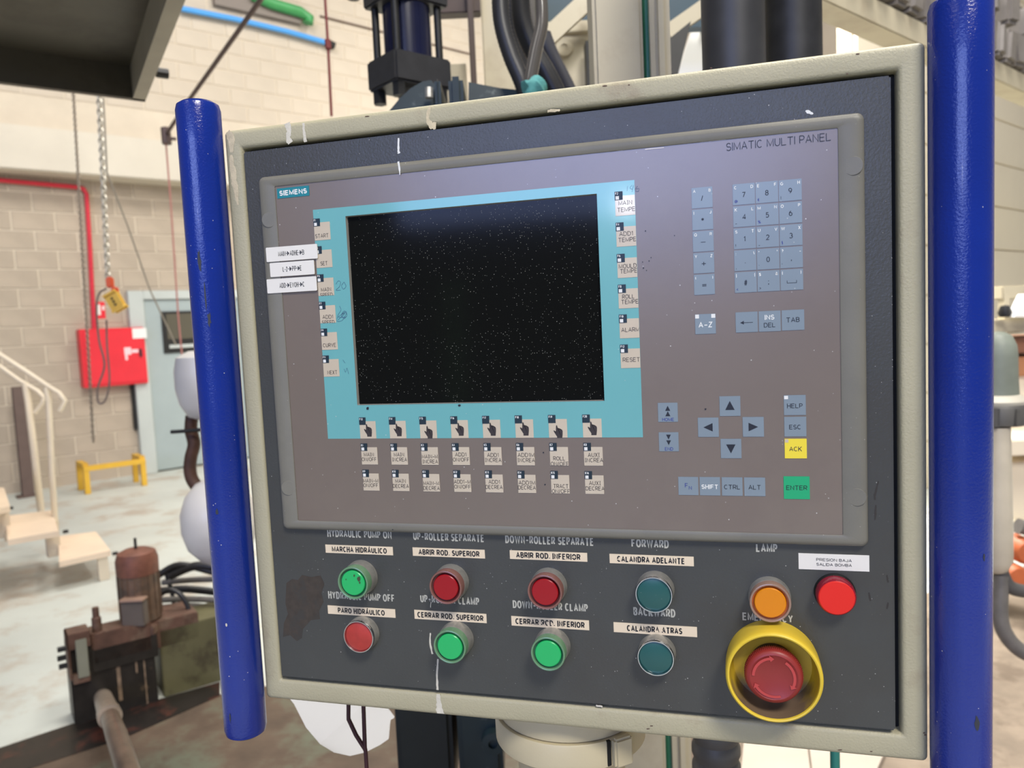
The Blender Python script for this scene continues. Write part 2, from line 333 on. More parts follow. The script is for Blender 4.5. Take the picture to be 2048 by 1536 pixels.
# left wall: mortar core and blocks
WH = 7.6; S0, S1 = -3.6, 13.0
m_mortar = mat('mortar', (212, 200, 180), .8, var=.06, vscale=3)
m_block = mat('concrete_block', (178, 164, 146), .85, var=.12, vscale=2.2, bump=.3, bscale=40, bdist=.003)
m_block2 = mat('cream_block', (200, 188, 170), .8, var=.05, vscale=2.0, bump=.3, bscale=40, bdist=.003)  # paler block tone above the concrete beam and on the end wall
m_conc = mat('cast_concrete', (208, 200, 184), .75, var=.06, vscale=1.5)
def wpt(s, z, off=0): p = FOOT + WD * s - WN * off; return Vector((p.x, p.y, z))
wall = thing('wall_left', 'long cream concrete block wall behind the machines', None, wpt(0, 0)); wall['kind'] = 'structure'
bm = NB(); box(bm, wpt((S0 + S1) / 2, WH / 2, -.15), WD, WN, Z, S1 - S0, .29, WH); obj('wall_core', bm, m_mortar, wall)
zb0, zb1 = wp(0, 335, .35).z, wp(0, 245, .35).z
bm = NB(); box(bm, wpt((S0 + S1) / 2, (zb0 + zb1) / 2, .17), WD, WN, Z, S1 - S0, .36, zb1 - zb0, .01); obj('concrete_beam', bm, m_conc, wall)
cells = []; outside = []
for r in range(0, 38):
    z = -.08 + r * .2
    if z + .2 > WH: break
    if 3.25 < z < 3.95: continue
    s = S0 + (.2 if r % 2 else 0) + .07
    while s < S1 - .4:
        c = wpt(s + .2, z + .1); q = RW @ (c - CP)
        if q.z <= 0: outside.append((s, z))
        else:
            u, v = 1024 + FP * q.x / q.z, 768 + FP * q.y / q.z
            hid = (u > 1000) or (v < -60) or (430 < u < 1000 and v > 260) or u < -80 or (u < 270 and v < 150) or z < -.05
            if not hid: cells.append(((c - CP).length, s, z))
            else: outside.append((s, z))
        s += .4
cells.sort()
bmesh_cache = {}
def block_mesh(mt):
    if mt.name not in bmesh_cache:
        b = NB(); box(b, (0, 0, 0), WD, WN, Z, .385, .02, .186, .004); me = bpy.data.meshes.new('block')
        b.to_mesh(me); b.free(); me.materials.append(mt); bmesh_cache[mt.name] = me
    return bmesh_cache[mt.name]
rest = {m_block.name: NB(), m_block2.name: NB()}
for i, (d, s, z) in enumerate(cells):
    mt = m_block if z < 3.5 else m_block2
    off = random.uniform(-.0075, -.004)
    if i < 300:
        o = bpy.data.objects.new('block', block_mesh(mt)); COL.objects.link(o); o.parent = wall
        o.location = wpt(s + .2, z + .1, off) - wloc(wall)
    else: box(rest[mt.name], wpt(s + .2, z + .1, off), WD, WN, Z, .385, .02, .186)
for s, z in outside:
    mt = m_block if z < 3.5 else m_block2; box(rest[mt.name], wpt(s + .2, z + .1, -.006), WD, WN, Z, .385, .02, .186)
for k, b in rest.items():
    if len(b.verts): obj('far_block', b, MATS[k], wall, kind='stuff')
# ribbed cladding wall on the right
m_clad = mat('cream_cladding', (240, 228, 204), .6, var=.03, vscale=1.5)
m_joint = mat('cladding_joint', (176, 160, 136), .7)
CO = yp(2020, 465, 1.0); CO = dp(2020, 465, 7.6)
CO.z = 0
right = thing('wall_right', 'cream panelled partition wall at the right of the machine', None, CO); right['kind'] = 'structure'
bm = NB(); box(bm, CO + WD * 1.5 + Z * 3 - WN * -.06, WD, WN, Z, 9.4, .1, 6.0); obj('wall_core', bm, m_joint, right)
for i in range(15):
    for j in range(4):
        bm = NB(); box(bm, CO + WD * (-2.0 + j * 2.35) + Z * (.2 + i * .4), WD, WN, Z, 2.335, .03, .392, .006); obj('cladding_panel', bm, m_clad, right)

bm = NB(); box(bm, wpt(S1, WH / 2) - WN * 8, WN, WD, Z, 16, .3, WH); obj('wall_back', bm, m_block2, label='plain cream end wall of the hall', kind='structure')
# door of the hall, grey blue
def wbox(bm, x0, y0, x1, y1, off, th, bev=.0):
    """box on the left wall from pixel corners, off = how far its back stands off the wall"""
    a = wp(x0, y0, off + th); b = wp(x1, y1, off + th)
    s0 = (a - FOOT).dot(WD); s1 = (b - FOOT).dot(WD)
    return box(bm, wpt((s0 + s1) / 2, (a.z + b.z) / 2, off + th / 2), WD, WN, Z, abs(s1 - s0), th, abs(a.z - b.z), bev)
def sbox(bm, s0, s1, z0, z1, off, th, bev=0): return box(bm, wpt((s0 + s1) / 2, (z0 + z1) / 2, off + th / 2), WD, WN, Z, s1 - s0, th, z1 - z0, bev)
m_doorg = mat('grey_blue_door_paint', (160, 172, 172), .45, var=.05, vscale=3)
m_frameg = mat('pale_door_frame', (188, 194, 190), .45, var=.05, vscale=3)
m_win = mat('dark_door_window', (92, 88, 76), .2, spec=.6)
m_dark = mat('dark_steel', (38, 38, 38), .5, .3, var=.2, vscale=20)
dr = thing('door_1', 'grey blue steel door in the block wall', None, wpt(0, 0)); dr['kind'] = 'structure'
bm = NB(); sbox(bm, -.10, .06, 0, 2.08, 0, .10, .006); sbox(bm, .06, 1.25, 1.98, 2.08, 0, .10, .006); sbox(bm, 1.15, 1.25, 0, 1.98, 0, .10, .006); obj('door_frame', bm, m_frameg, dr)
bm = NB(); sbox(bm, .065, .60, .02, 1.975, .02, .05, .004); sbox(bm, .61, 1.145, .02, 1.975, .02, .05, .004); dl = obj('door_leaf', bm, m_doorg, dr)
bm = NB(); sbox(bm, .24, .82, 1.36, 1.84, .07, .02, .003); obj('window_frame', bm, m_dark, dr)
bm = NB(); sbox(bm, .29, .78, 1.52, 1.81, .09, .006); obj('window_pane', bm, m_win, dr)
bm = NB(); sbox(bm, .30, .76, 1.415, 1.455, .09, .01); obj('white_bar', bm, m_frameg, dr)
bm = NB(); sbox(bm, -.135, -.10, .52, 1.18, 0, .05, .002); obj('door_seal', bm, m_dark, dr)
bm = NB()
for z in (.06, 1.22, 1.62): sbox(bm, -.165, -.13, z, z + .05, 0, .05, .003)
obj('door_hinge', bm, m_rustspot, dr)

# ---- red fire cabinet, pipe and sign on the wall
m_red = mat('signal_red_paint', (226, 44, 58), .4, var=.05, vscale=6)
m_redp = mat('red_pipe_paint', (206, 40, 58), .45, var=.06, vscale=6)
fc = thing('fire_hose_cabinet', 'red square fire hose cabinet hanging on the block wall', 'cabinet', wp(230, 768, 0))
bm = NB(); wbox(bm, 158, 659, 297, 766, 0, .16, .008); obj('body', bm, m_red, fc)
bm = NB(); wbox(bm, 166, 664, 293, 761, .16, .012, .004); obj('door', bm, m_red, fc)
bm = NB(); wbox(bm, 264, 657, 294, 676, .172, .003); obj('paper_notice', bm, m_white, fc)
bm = NB(); wbox(bm, 248, 695, 263, 709, .172, .003); wbox(bm, 250, 709, 256, 720, .172, .003); wbox(bm, 263, 699, 277, 705, .172, .003); obj('hose_pictogram', bm, mat('pink_white_print', (250, 205, 210), .5), fc)
bm = NB(); wbox(bm, 279, 698, 285, 713, .172, .02, .002); obj('latch', bm, m_black, fc)
bm = NB(); wbox(bm, 191, 604, 212, 637, .0, .006); sg = obj('fire_sign', bm, m_red, label='small red fire sign on the wall above the red cabinet', cat='sign')
bm = NB(); wbox(bm, 194, 609, 202, 630, .006, .003); wbox(bm, 204, 612, 209, 620, .006, .003); obj('pictogram', bm, m_white, sg)
bm = NB(); pts = [wp(-40, 357, .06), wp(150, 374, .06), wp(166, 377, .06), wp(173, 388, .06), wp(180, 500, .06), wp(188, 658, .06)]
tube(bm, pts, .024, 12); obj('fire_water_pipe', bm, m_redp, label='red fire water pipe running along and down the block wall', cat='pipe', smooth=True)
# ---- compressed air pipes high on the wall
bm = NB(); tube(bm, [wp(362, 17, .08), wp(470, 38, .08), wp(575, 63, .08), wp(655, 86, .08)], .033, 12)
bp = obj('air_pipe', bm, mat('sky_blue_pipe', (74, 158, 232), .4), label='sky blue compressed air pipe high on the wall', cat='pipe', smooth=True)
bm = NB(); tube(bm, [wp(652, 84, .08), wp(668, 92, .08)], .05, 12); obj('pipe_end', bm, m_dark, bp)
bm = NB(); tube(bm, [wp(505, -10, .12), wp(545, 8, .12), wp(600, 24, .12), wp(618, 36, .12), wp(616, 46, .12)], .068, 12)
gp = obj('air_pipe', bm, mat('green_pipe', (62, 150, 84), .4, var=.08), label='thick green pipe end above the blue pipe', cat='pipe', smooth=True)
bm = NB(); wbox(bm, 430, 8, 600, 14, 0, .08); obj('pipe_bracket', bm, mat('grey_bracket', (128, 118, 110), .6), gp)
# ---- thin conduit on the wall behind the hydraulic cylinder
bm = NB(); tube(bm, [wp(640, 32, .02), wp(940, 108, .02)], .012, 6); obj('conduit', bm, m_rustspot, label='thin brown conduit on the cream wall behind the cylinder', cat='conduit')

# ---- overhead tray / hood at top left
m_hood = mat('dark_olive_sheet', (74, 70, 60), .5, .1, var=.12, vscale=4, rgb2=(50, 44, 34), stain=.6, sscale=3)
m_hoodrim = mat('grey_sheet_rim', (150, 142, 126), .5, .1, var=.1, vscale=6)
HH = 2.45
a = hp(290, 204, HH); b = hp(372, -2, HH); c = hp(-30, 165, HH)
e1 = (b - a).normalized(); e2 = (c - a).normalized(); L1 = 2.2; L2 = (c - a).length + .6
hood = thing('overhead_tray', 'dark olive sheet metal hood seen from below at upper left', 'hood', a)
bm = NB(); prism(bm, [a + Z * .12, a + e1 * L1 + Z * .12, a + e1 * L1 + e2 * L2 + Z * .12, a + e2 * L2 + Z * .12], (0, 0, .01)); obj('tray_sheet', bm, m_hood, hood)
ex, ey = e1, e2
def rimbox(p, q, inward, w, h, z0=0):
    bm = NB(); prism(bm, [p + Z * z0, q + Z * z0, q + inward * w + Z * z0, p + inward * w + Z * z0], (0, 0, h)); return bm
obj('rim', rimbox(a, a + ex * L1, ey, .045, .13), m_hoodrim, hood)
obj('rim', rimbox(a, a + ey * L2, ex, .03, .13), m_hood, hood)
bm = NB(); p = a + ex * .22 - ey * .02; tube(bm, [p + Z * .05, p - ey * .04 + Z * .05], .018, 8); obj('bolt', bm, m_dark, hood)
# brace pole and ropes
bm = NB(); tube(bm, [dp(525, -6, 4.0), dp(379, 199, 5.2), dp(345, 250, 5.6), dp(333, 268, 5.8)], .014, 8)
tube(bm, [dp(331, 256, 5.8), dp(334, 288, 5.8)], .035, 8); tube(bm, [dp(333, 276, 5.8), dp(352, 278, 5.8)], .012, 6)
obj('brace_pole', bm, mat('brown_steel', (86, 70, 66), .5, .3), label='thin dark brown pole slanting up behind the left blue handle', cat='pole', smooth=True)
m_rope = mat('dark_red_rope', (112, 44, 44), .7)
bm = NB(); tube(bm, [dp(650, -6, 3.0), dp(656, 90, 3.0), dp(663, 232, 3.0)], .0055, 6); tube(bm, [dp(655, 80, 3.0), dp(657, 98, 3.0)], .012, 8)
obj('rope', bm, m_rope, label='dark red rope hanging above the left part of the cabinet', cat='rope', smooth=True)
bm = NB(); tube(bm, [dp(332, 288, 5.8), dp(341, 400, 5.8), dp(357, 640, 5.8), dp(366, 730, 5.8)], .006, 6)
obj('rope', bm, mat('faded_red_rope', (168, 110, 102), .7), label='faded red rope hanging left of the left blue handle', cat='rope', smooth=True)
bm = NB(); tube(bm, [dp(207, 196, 4.6), dp(214, 345, 4.6), dp(255, 450, 4.8), dp(300, 580, 5.0), dp(352, 690, 5.2)], .005, 6)
obj('wire', bm, mat('grey_wire', (142, 134, 120), .6), label='thin grey wire slanting down beside the hoist chain', cat='wire', smooth=True)
# ---- chains
m_chain = mat('galvanised_chain', (196, 190, 176), .45, .5, var=.2, vscale=60)
def chain(p, q, L, r, name, label, m, bow=0):
    bm = NB(); p = Vector(p); q = Vector(q); n = max(2, int((q - p).length / (L * .72))); t = (q - p).normalized()
    for i in range(n):
        c = p + (q - p) * ((i + .5) / n); a = RT if i % 2 else FW
        pts = [c + t * (math.cos(k * PI / 5) * L * .5) + a * (math.sin(k * PI / 5) * L * .3) for k in range(11)]
        tube(bm, pts, r, 5, caps=False)
    return obj(name, bm, m, label=label, cat='chain', smooth=True)
chain(dp(186, -60, 4.2), dp(216, 556, 4.2), .036, .0065, 'hoist_chain', 'thick galvanised hoist chain hanging down to the orange clip', m_chain)
chain(dp(146, 170, 4.6), dp(187, 884, 4.6), .024, .0035, 'pull_chain', 'thin grey pull chain hanging in front of the red cabinet', mat('dull_chain', (150, 138, 124), .5, .5))
ck = thing('chain_clip', 'orange plastic clip at the end of the hoist chain', 'clip', dp(222, 590, 4.2))
bm = NB(); box(bm, dp(220, 565, 4.2), RT, FW, Z, .038, .03, .06, .008); obj('clip_body', bm, mat('orange_plastic', (216, 92, 44), .4), ck)
bm = NB(); box(bm, dp(229, 583, 4.2), (RT + Z * -.5).normalized(), FW, (Z + RT * .5).normalized(), .035, .025, .05, .006); obj('clip_jaw', bm, MATS['orange_plastic'], ck)
pd = thing('hoist_pendant', 'yellow hoist control pendant hanging below the orange clip', 'pendant', dp(232, 620, 4.2))
ax = (Z + RT * -.5).normalized(); bx = ax.cross(FW).normalized()
bm = NB(); box(bm, dp(231, 603, 4.2), bx, FW, ax, .052, .035, .086, .01); obj('pendant_body', bm, mat('amber_plastic', (226, 182, 68), .4), pd)
for k in (-1, 0, 1):
    bm = NB(); c = dp(231, 603, 4.2) + ax * .018 * k - FW * .018; lathe(bm, c, -FW, [(.006, 0), (.006, .004), (0, .005)], 12); obj('pendant_button', bm, m_dark, pd)
bm = NB(); tube(bm, spline([dp(213, 577, 4.25), dp(198, 588, 4.25), dp(193, 620, 4.25), dp(198, 680, 4.25), dp(209, 730, 4.25), dp(196, 775, 4.25), dp(197, 805, 4.25), dp(211, 800, 4.25), dp(219, 760, 4.25), dp(214, 690, 4.25), dp(213, 640, 4.25)]), .0055, 6)
obj('pendant_cable', bm, mat('grey_cable', (112, 98, 92), .6), label='grey looping control cable hanging over the red cabinet', cat='cable', smooth=True)

# ---- leaning brown steel post
bm = NB(); p0 = hp(58, 994); p1 = wp(36, 774, .25)
dv = (p1 - p0).normalized(); box(bm, (p0 + p1) / 2 + Z * .0, WD, WN, dv, .10, .015, (p1 - p0).length); box(bm, (p0 + p1) / 2 + WN * .04, WD, WN, dv, .012, .08, (p1 - p0).length); box(bm, (p0 + p1) / 2 + WN * .08, WD, WN, dv, .10, .015, (p1 - p0).length)
box(bm, p0 + Z * .01 + WN * .04, WD, WN, Z, .2, .14, .02)
obj('steel_post', bm, mat('brown_primer_steel', (98, 80, 72), .6, var=.15, vscale=8), label='brown steel profile post leaning against the block wall', cat='post')
# ---- yellow floor guard
m_yel = mat('yellow_guard_paint', (222, 176, 56), .5, var=.08, vscale=8)
gA, gB = hp(176, 988), hp(289, 971); gA2, gB2 = gA + WN * .30, gB + WN * .30
yg = thing('floor_guard', 'low yellow steel guard rail standing by the block wall', 'guard', (gA + gB2) / 2)
hgt = .26
for g in (gA, gB, gA2, gB2):
    bm = NB(); box(bm, g + Z * hgt / 2, WD, WN, Z, .05, .05, hgt, .003); obj('leg', bm, m_yel, yg)
bm = NB(); d = (gB - gA); box(bm, (gA + gB) / 2 + Z * hgt, d.normalized(), WN, Z, d.length + .05, .06, .05, .003); obj('rail', bm, m_yel, yg)
for p, q in ((gA, gA2), (gB, gB2)):
    bm = NB(); d = q - p; box(bm, (p + q) / 2 + Z * (hgt + .03), d.normalized(), WD, Z, d.length, .05, .04, .003); obj('rail', bm, m_yel, yg)

# ---- stairs
m_stair = mat('cream_stair_paint', (222, 208, 184), .5, var=.05, vscale=5)
m_tread = mat('tread_cream', (236, 214, 188), .6, var=.05, vscale=5)
st = thing('steel_stairs', 'cream painted steel steps with tubular handrails', 'stairs', hp(110, 1370 - 210))
T = [(.56, [(-60, 975), (8, 975), (20, 1012), (-60, 1030)]), (.375, [(10, 1032), (104, 1020), (117, 1062), (15, 1080)]), (.19, [(117, 1072), (192, 1063), (221, 1101), (118, 1124)])]
for h, pl in T:
    bm = NB(); prism(bm, [hp(x, y, h) for x, y in pl], (0, 0, -.035)); obj('tread', bm, m_tread, st)
bm = NB(); prism(bm, [hp(-330, 985, .75), hp(-64, 930, .75), hp(-56, 968, .75), hp(-330, 1035, .75)], (0, 0, -.04)); obj('tread', bm, m_tread, st)  # out-of-view step, added to cast shade under the stairs
def post(px, py, h0, h1, w=.06, name='leg', m=m_stair):
    q = hp(px, py, h0); bm = NB(); box(bm, Vector((q.x, q.y, (h0 + h1) / 2)), WD, WN, Z, w, w * .6, h1 - h0, .003); return obj(name, bm, m, st)
post(208, 1160, 0, .17); post(108, 1112, .12, .36, .08); post(8, 1075, .30, .54, .08)
bm = NB(); q1 = hp(10, 1084, .28); q2 = hp(100, 1066, .28); prism(bm, [q1, q2, q2 + Z * .06, q1 + Z * .06], WN * .03); q1 = hp(122, 1129, .13); q2 = hp(212, 1107, .13); prism(bm, [q1, q2, q2 + Z * .05, q1 + Z * .05], WN * .03); obj('stringer', bm, m_stair, st)
pf = hp(108, 1130, .05); dF = (RW @ (pf - CP)).z
bm = NB(); tube(bm, [dp(112, 1066, dF), dp(104, 950, dF), dp(97, 800, dF), dp(92, 775, dF)], .019, 10); obj('rail_post', bm, m_stair, st, smooth=True)
bm = NB(); tube(bm, [dp(-30, 690, dF), dp(60, 748, dF), dp(95, 772, dF), dp(118, 786, dF), dp(130, 802, dF), dp(120, 822, dF)], .016, 10); obj('handrail', bm, m_stair, st, smooth=True)
dB = dF + .35
bm = NB(); tube(bm, [dp(82, 1022, dB), dp(68, 900, dB), dp(56, 800, dB), dp(50, 765, dB)], .024, 10); obj('rail_post', bm, m_stair, st, smooth=True)
bm = NB(); tube(bm, [dp(-30, 712, dB), dp(40, 762, dB), dp(75, 782, dB), dp(88, 795, dB), dp(84, 808, dB), dp(70, 826, dB)], .016, 10); obj('handrail', bm, m_stair, st, smooth=True)
for q in ((17, 1017), (126, 1064), (225, 1108)):
    bm = NB(); c = hp(*q, .3 if q[0] < 200 else .17); tube(bm, [c, c + WD * .03], .012, 8); obj('bolt', bm, m_dark, st)
# small white nozzle on the floor behind the steps
# ---- machine bed with clamp block, shaft and motor (lower left)
O0 = hp(142, 1451); O1 = hp(425, 1367); UD = (O1 - O0).normalized(); VD = Z.cross(UD); 
def fpnt(px, py, off=0.0): return vp(px, py, O0 - VD * off, VD)
def fbox(bm, x0, y0, x1, y1, off, th, bev=0):
    """x0,y0 upper left / x1,y1 lower right seen on the bed's front plane moved off towards the viewer"""
    a = fpnt(x0, y0, off); b = fpnt(x1, y1, off); u0, u1 = (a - O0).dot(UD), (b - O0).dot(UD)
    z0, z1 = max(0, min(a.z, b.z)), max(a.z, b.z); c = O0 + UD * (u0 + u1) / 2 - VD * (off - th / 2); c.z = (z0 + z1) / 2
    return box(bm, c, UD, VD, Z, abs(u1 - u0), th, z1 - z0, bev)
m_grease = mat('greasy_black_steel', (42, 38, 34), .45, .2, var=.35, vscale=14, rgb2=(110, 92, 74), stain=.6, sscale=18, thr=.6)
m_oliv = mat('olive_machine_paint', (98, 94, 66), .5, var=.15, vscale=6, rgb2=(60, 52, 38), stain=.7, sscale=7)
m_brown = mat('rusty_brown_steel', (96, 70, 58), .6, .2, var=.3, vscale=14, rgb2=(130, 110, 92), stain=.5, sscale=12)
bed = thing('machine_bed', 'olive green machine bed beam with greasy black clamp block', 'machine', O0)
bm = NB(); fbox(bm, 318, 1262, 520, 1385, 0, .22, .004); obj('beam', bm, m_oliv, bed)
bm = NB(); fbox(bm, 300, 1247, 400, 1276, .0, .2, .003); obj('beam_cap', bm, m_brown, bed)
bm = NB(); fbox(bm, 136, 1300, 322, 1452, .02, .15, .006); obj('clamp_block', bm, m_grease, bed)
bm = NB(); fbox(bm, 182, 1272, 306, 1300, .03, .13, .005); obj('clamp_bar', bm, m_brown, bed)
bm = NB(); fbox(bm, 182, 1301, 318, 1312, .03, .13, .003); obj('shim', bm, m_grease, bed)
bm = NB(); fbox(bm, 132, 1272, 182, 1292, .05, .10, .003); fbox(bm, 132, 1272, 146, 1362, .05, .10, .003); fbox(bm, 146, 1352, 182, 1362, .05, .10, .003); obj('bracket', bm, m_brown, bed)
bm = NB(); fbox(bm, 150, 1282, 180, 1352, .055, .02, .002); obj('grey_plate', bm, mat('grey_plate', (128, 128, 112), .5, var=.1), bed)
for k, (a_, b_) in enumerate([(126, 1296), (126, 1314), (129, 1330)]):
    bm = NB(); c = fpnt(a_ + 6, b_, .06); tube(bm, [c, c - UD * .03], .011, 6); obj('bolt', bm, m_dark, bed)
bm = NB(); c = fpnt(195, 1266, .0); lathe(bm, c - Z * .01, Z, [(.032, 0), (.032, .016), (.019, .02), (.018, .075), (.013, .08), (.013, .118), (0, .12)], 16); obj('stud', bm, m_brown, bed, smooth=True)
bm = NB(); fbox(bm, 232, 1330, 246, 1400, .021, .004); fbox(bm, 286, 1318, 298, 1420, .021, .004); fbox(bm, 270, 1322, 276, 1345, .022, .004); obj('grease_streak', bm, mat('grease_streak', (128, 108, 88), .6, var=.4, vscale=40), bed)
# recessed channel under the bed
bm = NB(); prism(bm, [hp(-20, 1505), hp(142, 1451), hp(440, 1366), hp(440, 1394), hp(250, 1478), hp(70, 1536), hp(-20, 1560)], (0, 0, .006))
obj('floor_channel', bm, mat('wet_black_channel', (30, 25, 22), .4, var=.4, vscale=8, rgb2=(84, 44, 34), stain=.7, sscale=6), label='black oily floor channel along the machine bed', cat='channel')
# shaft
sh = thing('drive_shaft', 'greasy steel shaft coming out of the clamp block toward the viewer', 'shaft', fpnt(205, 1400, .03))
sA = fpnt(206, 1395, .03); sB = dp(233, 1470, 2.10); sC = dp(262, 1560, 1.9)
bm = NB(); tube(bm, [sA, sA.lerp(sB, .55)], .034, 20); tube(bm, [sA.lerp(sB, .5), sA.lerp(sB, .62)], .037, 20); obj('sleeve', bm, mat('dusty_steel', (150, 136, 122), .4, .4, var=.2, vscale=20), sh, smooth=True)
bm = NB(); tube(bm, [sA.lerp(sB, .5), sB, sC], .027, 20); obj('rod', bm, mat('brown_shaft_steel', (110, 92, 80), .35, .5, var=.3, vscale=16), sh, smooth=True)
# electric motor
md = (RW @ (fpnt(285, 1240, -.08) - CP)).z; mc = dp(284, 1240, md)
mo = thing('electric_motor', 'rusty brown vertical electric motor on the machine bed', 'motor', mc)
rr = 38 / FP * md; hh = (dp(284, 1100, md) - mc).z
m_mot = mat('motor_paint_rust', (104, 82, 66), .55, .1, var=.35, vscale=18, rgb2=(74, 66, 58), stain=.7, sscale=14)
bm = NB(); lathe(bm, mc, Z, [(rr * .75, 0), (rr, .012), (rr, hh * .72)], 28); bo = obj('motor_body', bm, m_mot, mo, smooth=True)
bm = NB(); lathe(bm, mc, Z, [(rr * 1.03, hh * .70), (rr * 1.04, hh * .9), (rr * .92, hh), (rr * .6, hh * 1.04), (0, hh * 1.05)], 28); obj('fan_cover', bm, mat('rust_red_cover', (118, 74, 58), .55, .1, var=.3, vscale=20), mo, smooth=True)
for k in range(18):
    an = 2 * PI * k / 18; dd = Vector((math.cos(an), math.sin(an), 0)); bm = NB(); box(bm, mc + dd * rr * 1.0 + Z * hh * .38, dd, Z.cross(dd), Z, .006, .004, hh * .62); obj('cooling_fin', bm, m_mot, mo)
bm = NB(); box(bm, mc - FW * (rr + .012) + RT * .02 + Z * hh * .22, RT, FW, Z, rr * 1.15, .045, hh * .34, .004); obj('terminal_box', bm, mat('grey_brown_box', (96, 86, 78), .5, var=.1), mo)
bm = NB(); box(bm, mc - FW * (rr + .015) + RT * .02 + Z * hh * .42, RT, FW, Z, rr * 1.2, .05, .01, .002); obj('box_lid_edge', bm, mat('bare_edge', (160, 130, 112), .5), mo)
bm = NB(); tube(bm, [mc + Z * hh * 1.03, mc + Z * hh * 1.2], .006, 8); obj('stud', bm, m_dark, mo)
bm = NB(); box(bm, mc - Z * .02, RT, FW, Z, rr * 2.1, rr * 2, .04, .004); obj('mounting_foot', bm, m_brown, mo)
# hose pile behind the motor
m_hose = mat('black_rubber_hose', (40, 40, 42), .42, var=.2, vscale=30)
m_hoseg = mat('grey_dusty_hose', (110, 106, 102), .5, var=.15, vscale=30)
hz = md + .25
HP_ = [([(318, 1150), (360, 1130), (430, 1145)], .016, 0), ([(325, 1165), (380, 1160), (440, 1158)], .014, 1), ([(322, 1182), (370, 1178), (440, 1185)], .018, 0), ([(322, 1200), (370, 1198), (440, 1200)], .014, 1), ([(320, 1216), (380, 1212), (440, 1218)], .016, 1), ([(318, 1232), (380, 1232), (440, 1228)], .017, 0), ([(318, 1246), (370, 1240), (440, 1242)], .014, 0), ([(330, 1140), (345, 1190), (352, 1245)], .01, 0), ([(318, 1192), (338, 1180), (362, 1190), (378, 1220), (374, 1250)], .011, 0), ([(340, 1152), (390, 1132), (440, 1136)], .02, 0)]
for i, (pl, r, g) in enumerate(HP_):
    dpt = hz + .05 * (i % 3) - (.25 if i == 8 else 0)
    bm = NB(); tube(bm, spline([dp(x, y, dpt) for x, y in pl], 5), r, 10)
    obj('hose', bm, m_hoseg if g else m_hose, label=['topmost bent black hose but one in the pile behind the motor', 'upper grey hose in the pile behind the motor', 'thick black hose under the upper grey one behind the motor', 'thin grey hose midway down the pile behind the motor', 'grey hose below the middle of the pile behind the motor', 'thick black hose low in the pile behind the motor', 'lowest black hose lying on the tray behind the motor', 'thin black upright hose crossing the pile behind the motor', 'thin black hose arching beside the motor terminal box', 'thickest black hose on top of the pile behind the motor'][i],
        cat='hose', group='hoses piled behind the motor', smooth=True)
bm = NB(); box(bm, dp(380, 1255, hz + .05), RT, FW, Z, .22, .3, .03); box(bm, dp(380, 1330, hz + .12), RT, FW, Z, .24, .2, .2)
obj('hose_tray', bm, m_dark, label='dark steel tray under the pile of hoses', cat='tray')
# white round covers and rusty arm, half hidden by the left handle
m_wht = mat('white_plastic_sheet', (206, 202, 198), .35, var=.04, vscale=6)
dd = 2.5
wr = thing('wrapped_reel_stand', 'rusty arm with white rounded plastic covers half hidden by the left handle', 'stand', hp(440, 1290))
def lens(name, label, cx, rows, dist):
    bm = NB(); prof = []; c = dp(cx, rows[-1][0], dist)
    for y, rx in rows:
        p = dp(cx, y, dist); prof.append((rx / FP * dist, p.z - c.z))
    c.z += 0; lathe(bm, c, Z, prof, 36); return obj(name, bm, m_wht, wr, smooth=True)
lens('white_cover', 'white rounded plastic cover above the rusty arm, behind the left handle', 420, [(700, 30), (712, 54), (740, 60), (775, 60), (805, 54), (830, 40), (842, 10)], dd)
lens('white_cover', 'larger white rounded plastic cover below the rusty arm, behind the left handle', 446, [(950, 12), (962, 40), (985, 60), (1020, 72), (1055, 72), (1090, 62), (1115, 40), (1135, 10)], dd)
bm = NB(); tube(bm, spline([dp(384, 832, dd), dp(382, 860, dd), dp(388, 888, dd), dp(382, 915, dd), dp(380, 940, dd), dp(386, 962, dd), dp(404, 985, dd)], 6), [.02] * 37, 12)
obj('rusty_arm', bm, mat('dark_rust', (76, 50, 38), .6, .2, var=.3, vscale=30), wr, smooth=True)
bm = NB(); tube(bm, [dp(342, 864, dd - .05), dp(372, 862, dd - .05), dp(420, 858, dd - .05)], .006, 8); obj('rod', bm, m_dark, wr)
bm = NB(); q = dp(452, 1140, dd + .02); tube(bm, [dp(452, 1300, dd + .02), q], .02, 12); obj('stand_leg', bm, m_dark, wr)

# ---- hydraulic cylinder above the cabinet
m_navy = mat('navy_gloss_paint', (20, 24, 52), .25, var=.15, vscale=20, coat=.3)
m_blk = mat('black_painted_steel', (52, 52, 54), .45, .1, var=.15, vscale=30)
dh = 1.75; K = dp(789, 94, dh); KB = dp(790, 156, dh); kh = K.z - KB.z
s1 = .158; s2 = .125   # along WD (right), along WN (left)
hc = thing('hydraulic_cylinder', 'navy blue hydraulic cylinder with black square flange above the cabinet', 'cylinder', KB)
ctr = K + WD * s1 / 2 + WN * s2 / 2
bm = NB(); box(bm, ctr - Z * kh / 2, WD, WN, Z, s1, s2, kh, .005); obj('lower_flange', bm, m_blk, hc)
bm = NB(); lathe(bm, ctr, Z, [(.056, -.004), (.056, .3)], 40); obj('barrel', bm, m_navy, hc, smooth=True)
for i, (u, v) in enumerate(((1, 1), (1, -1), (-1, 1), (-1, -1))):
    p = ctr + WD * u * (s1 / 2 - .02) + WN * v * (s2 / 2 - .02)
    bm = NB(); tube(bm, [p - Z * .01, p + Z * .3], .009, 10); obj('tie_rod', bm, m_dark, hc, smooth=True)
    bm = NB(); tube(bm, [p - Z * (kh + .03), p - Z * kh], .016, 6); obj('nut', bm, m_dark, hc)
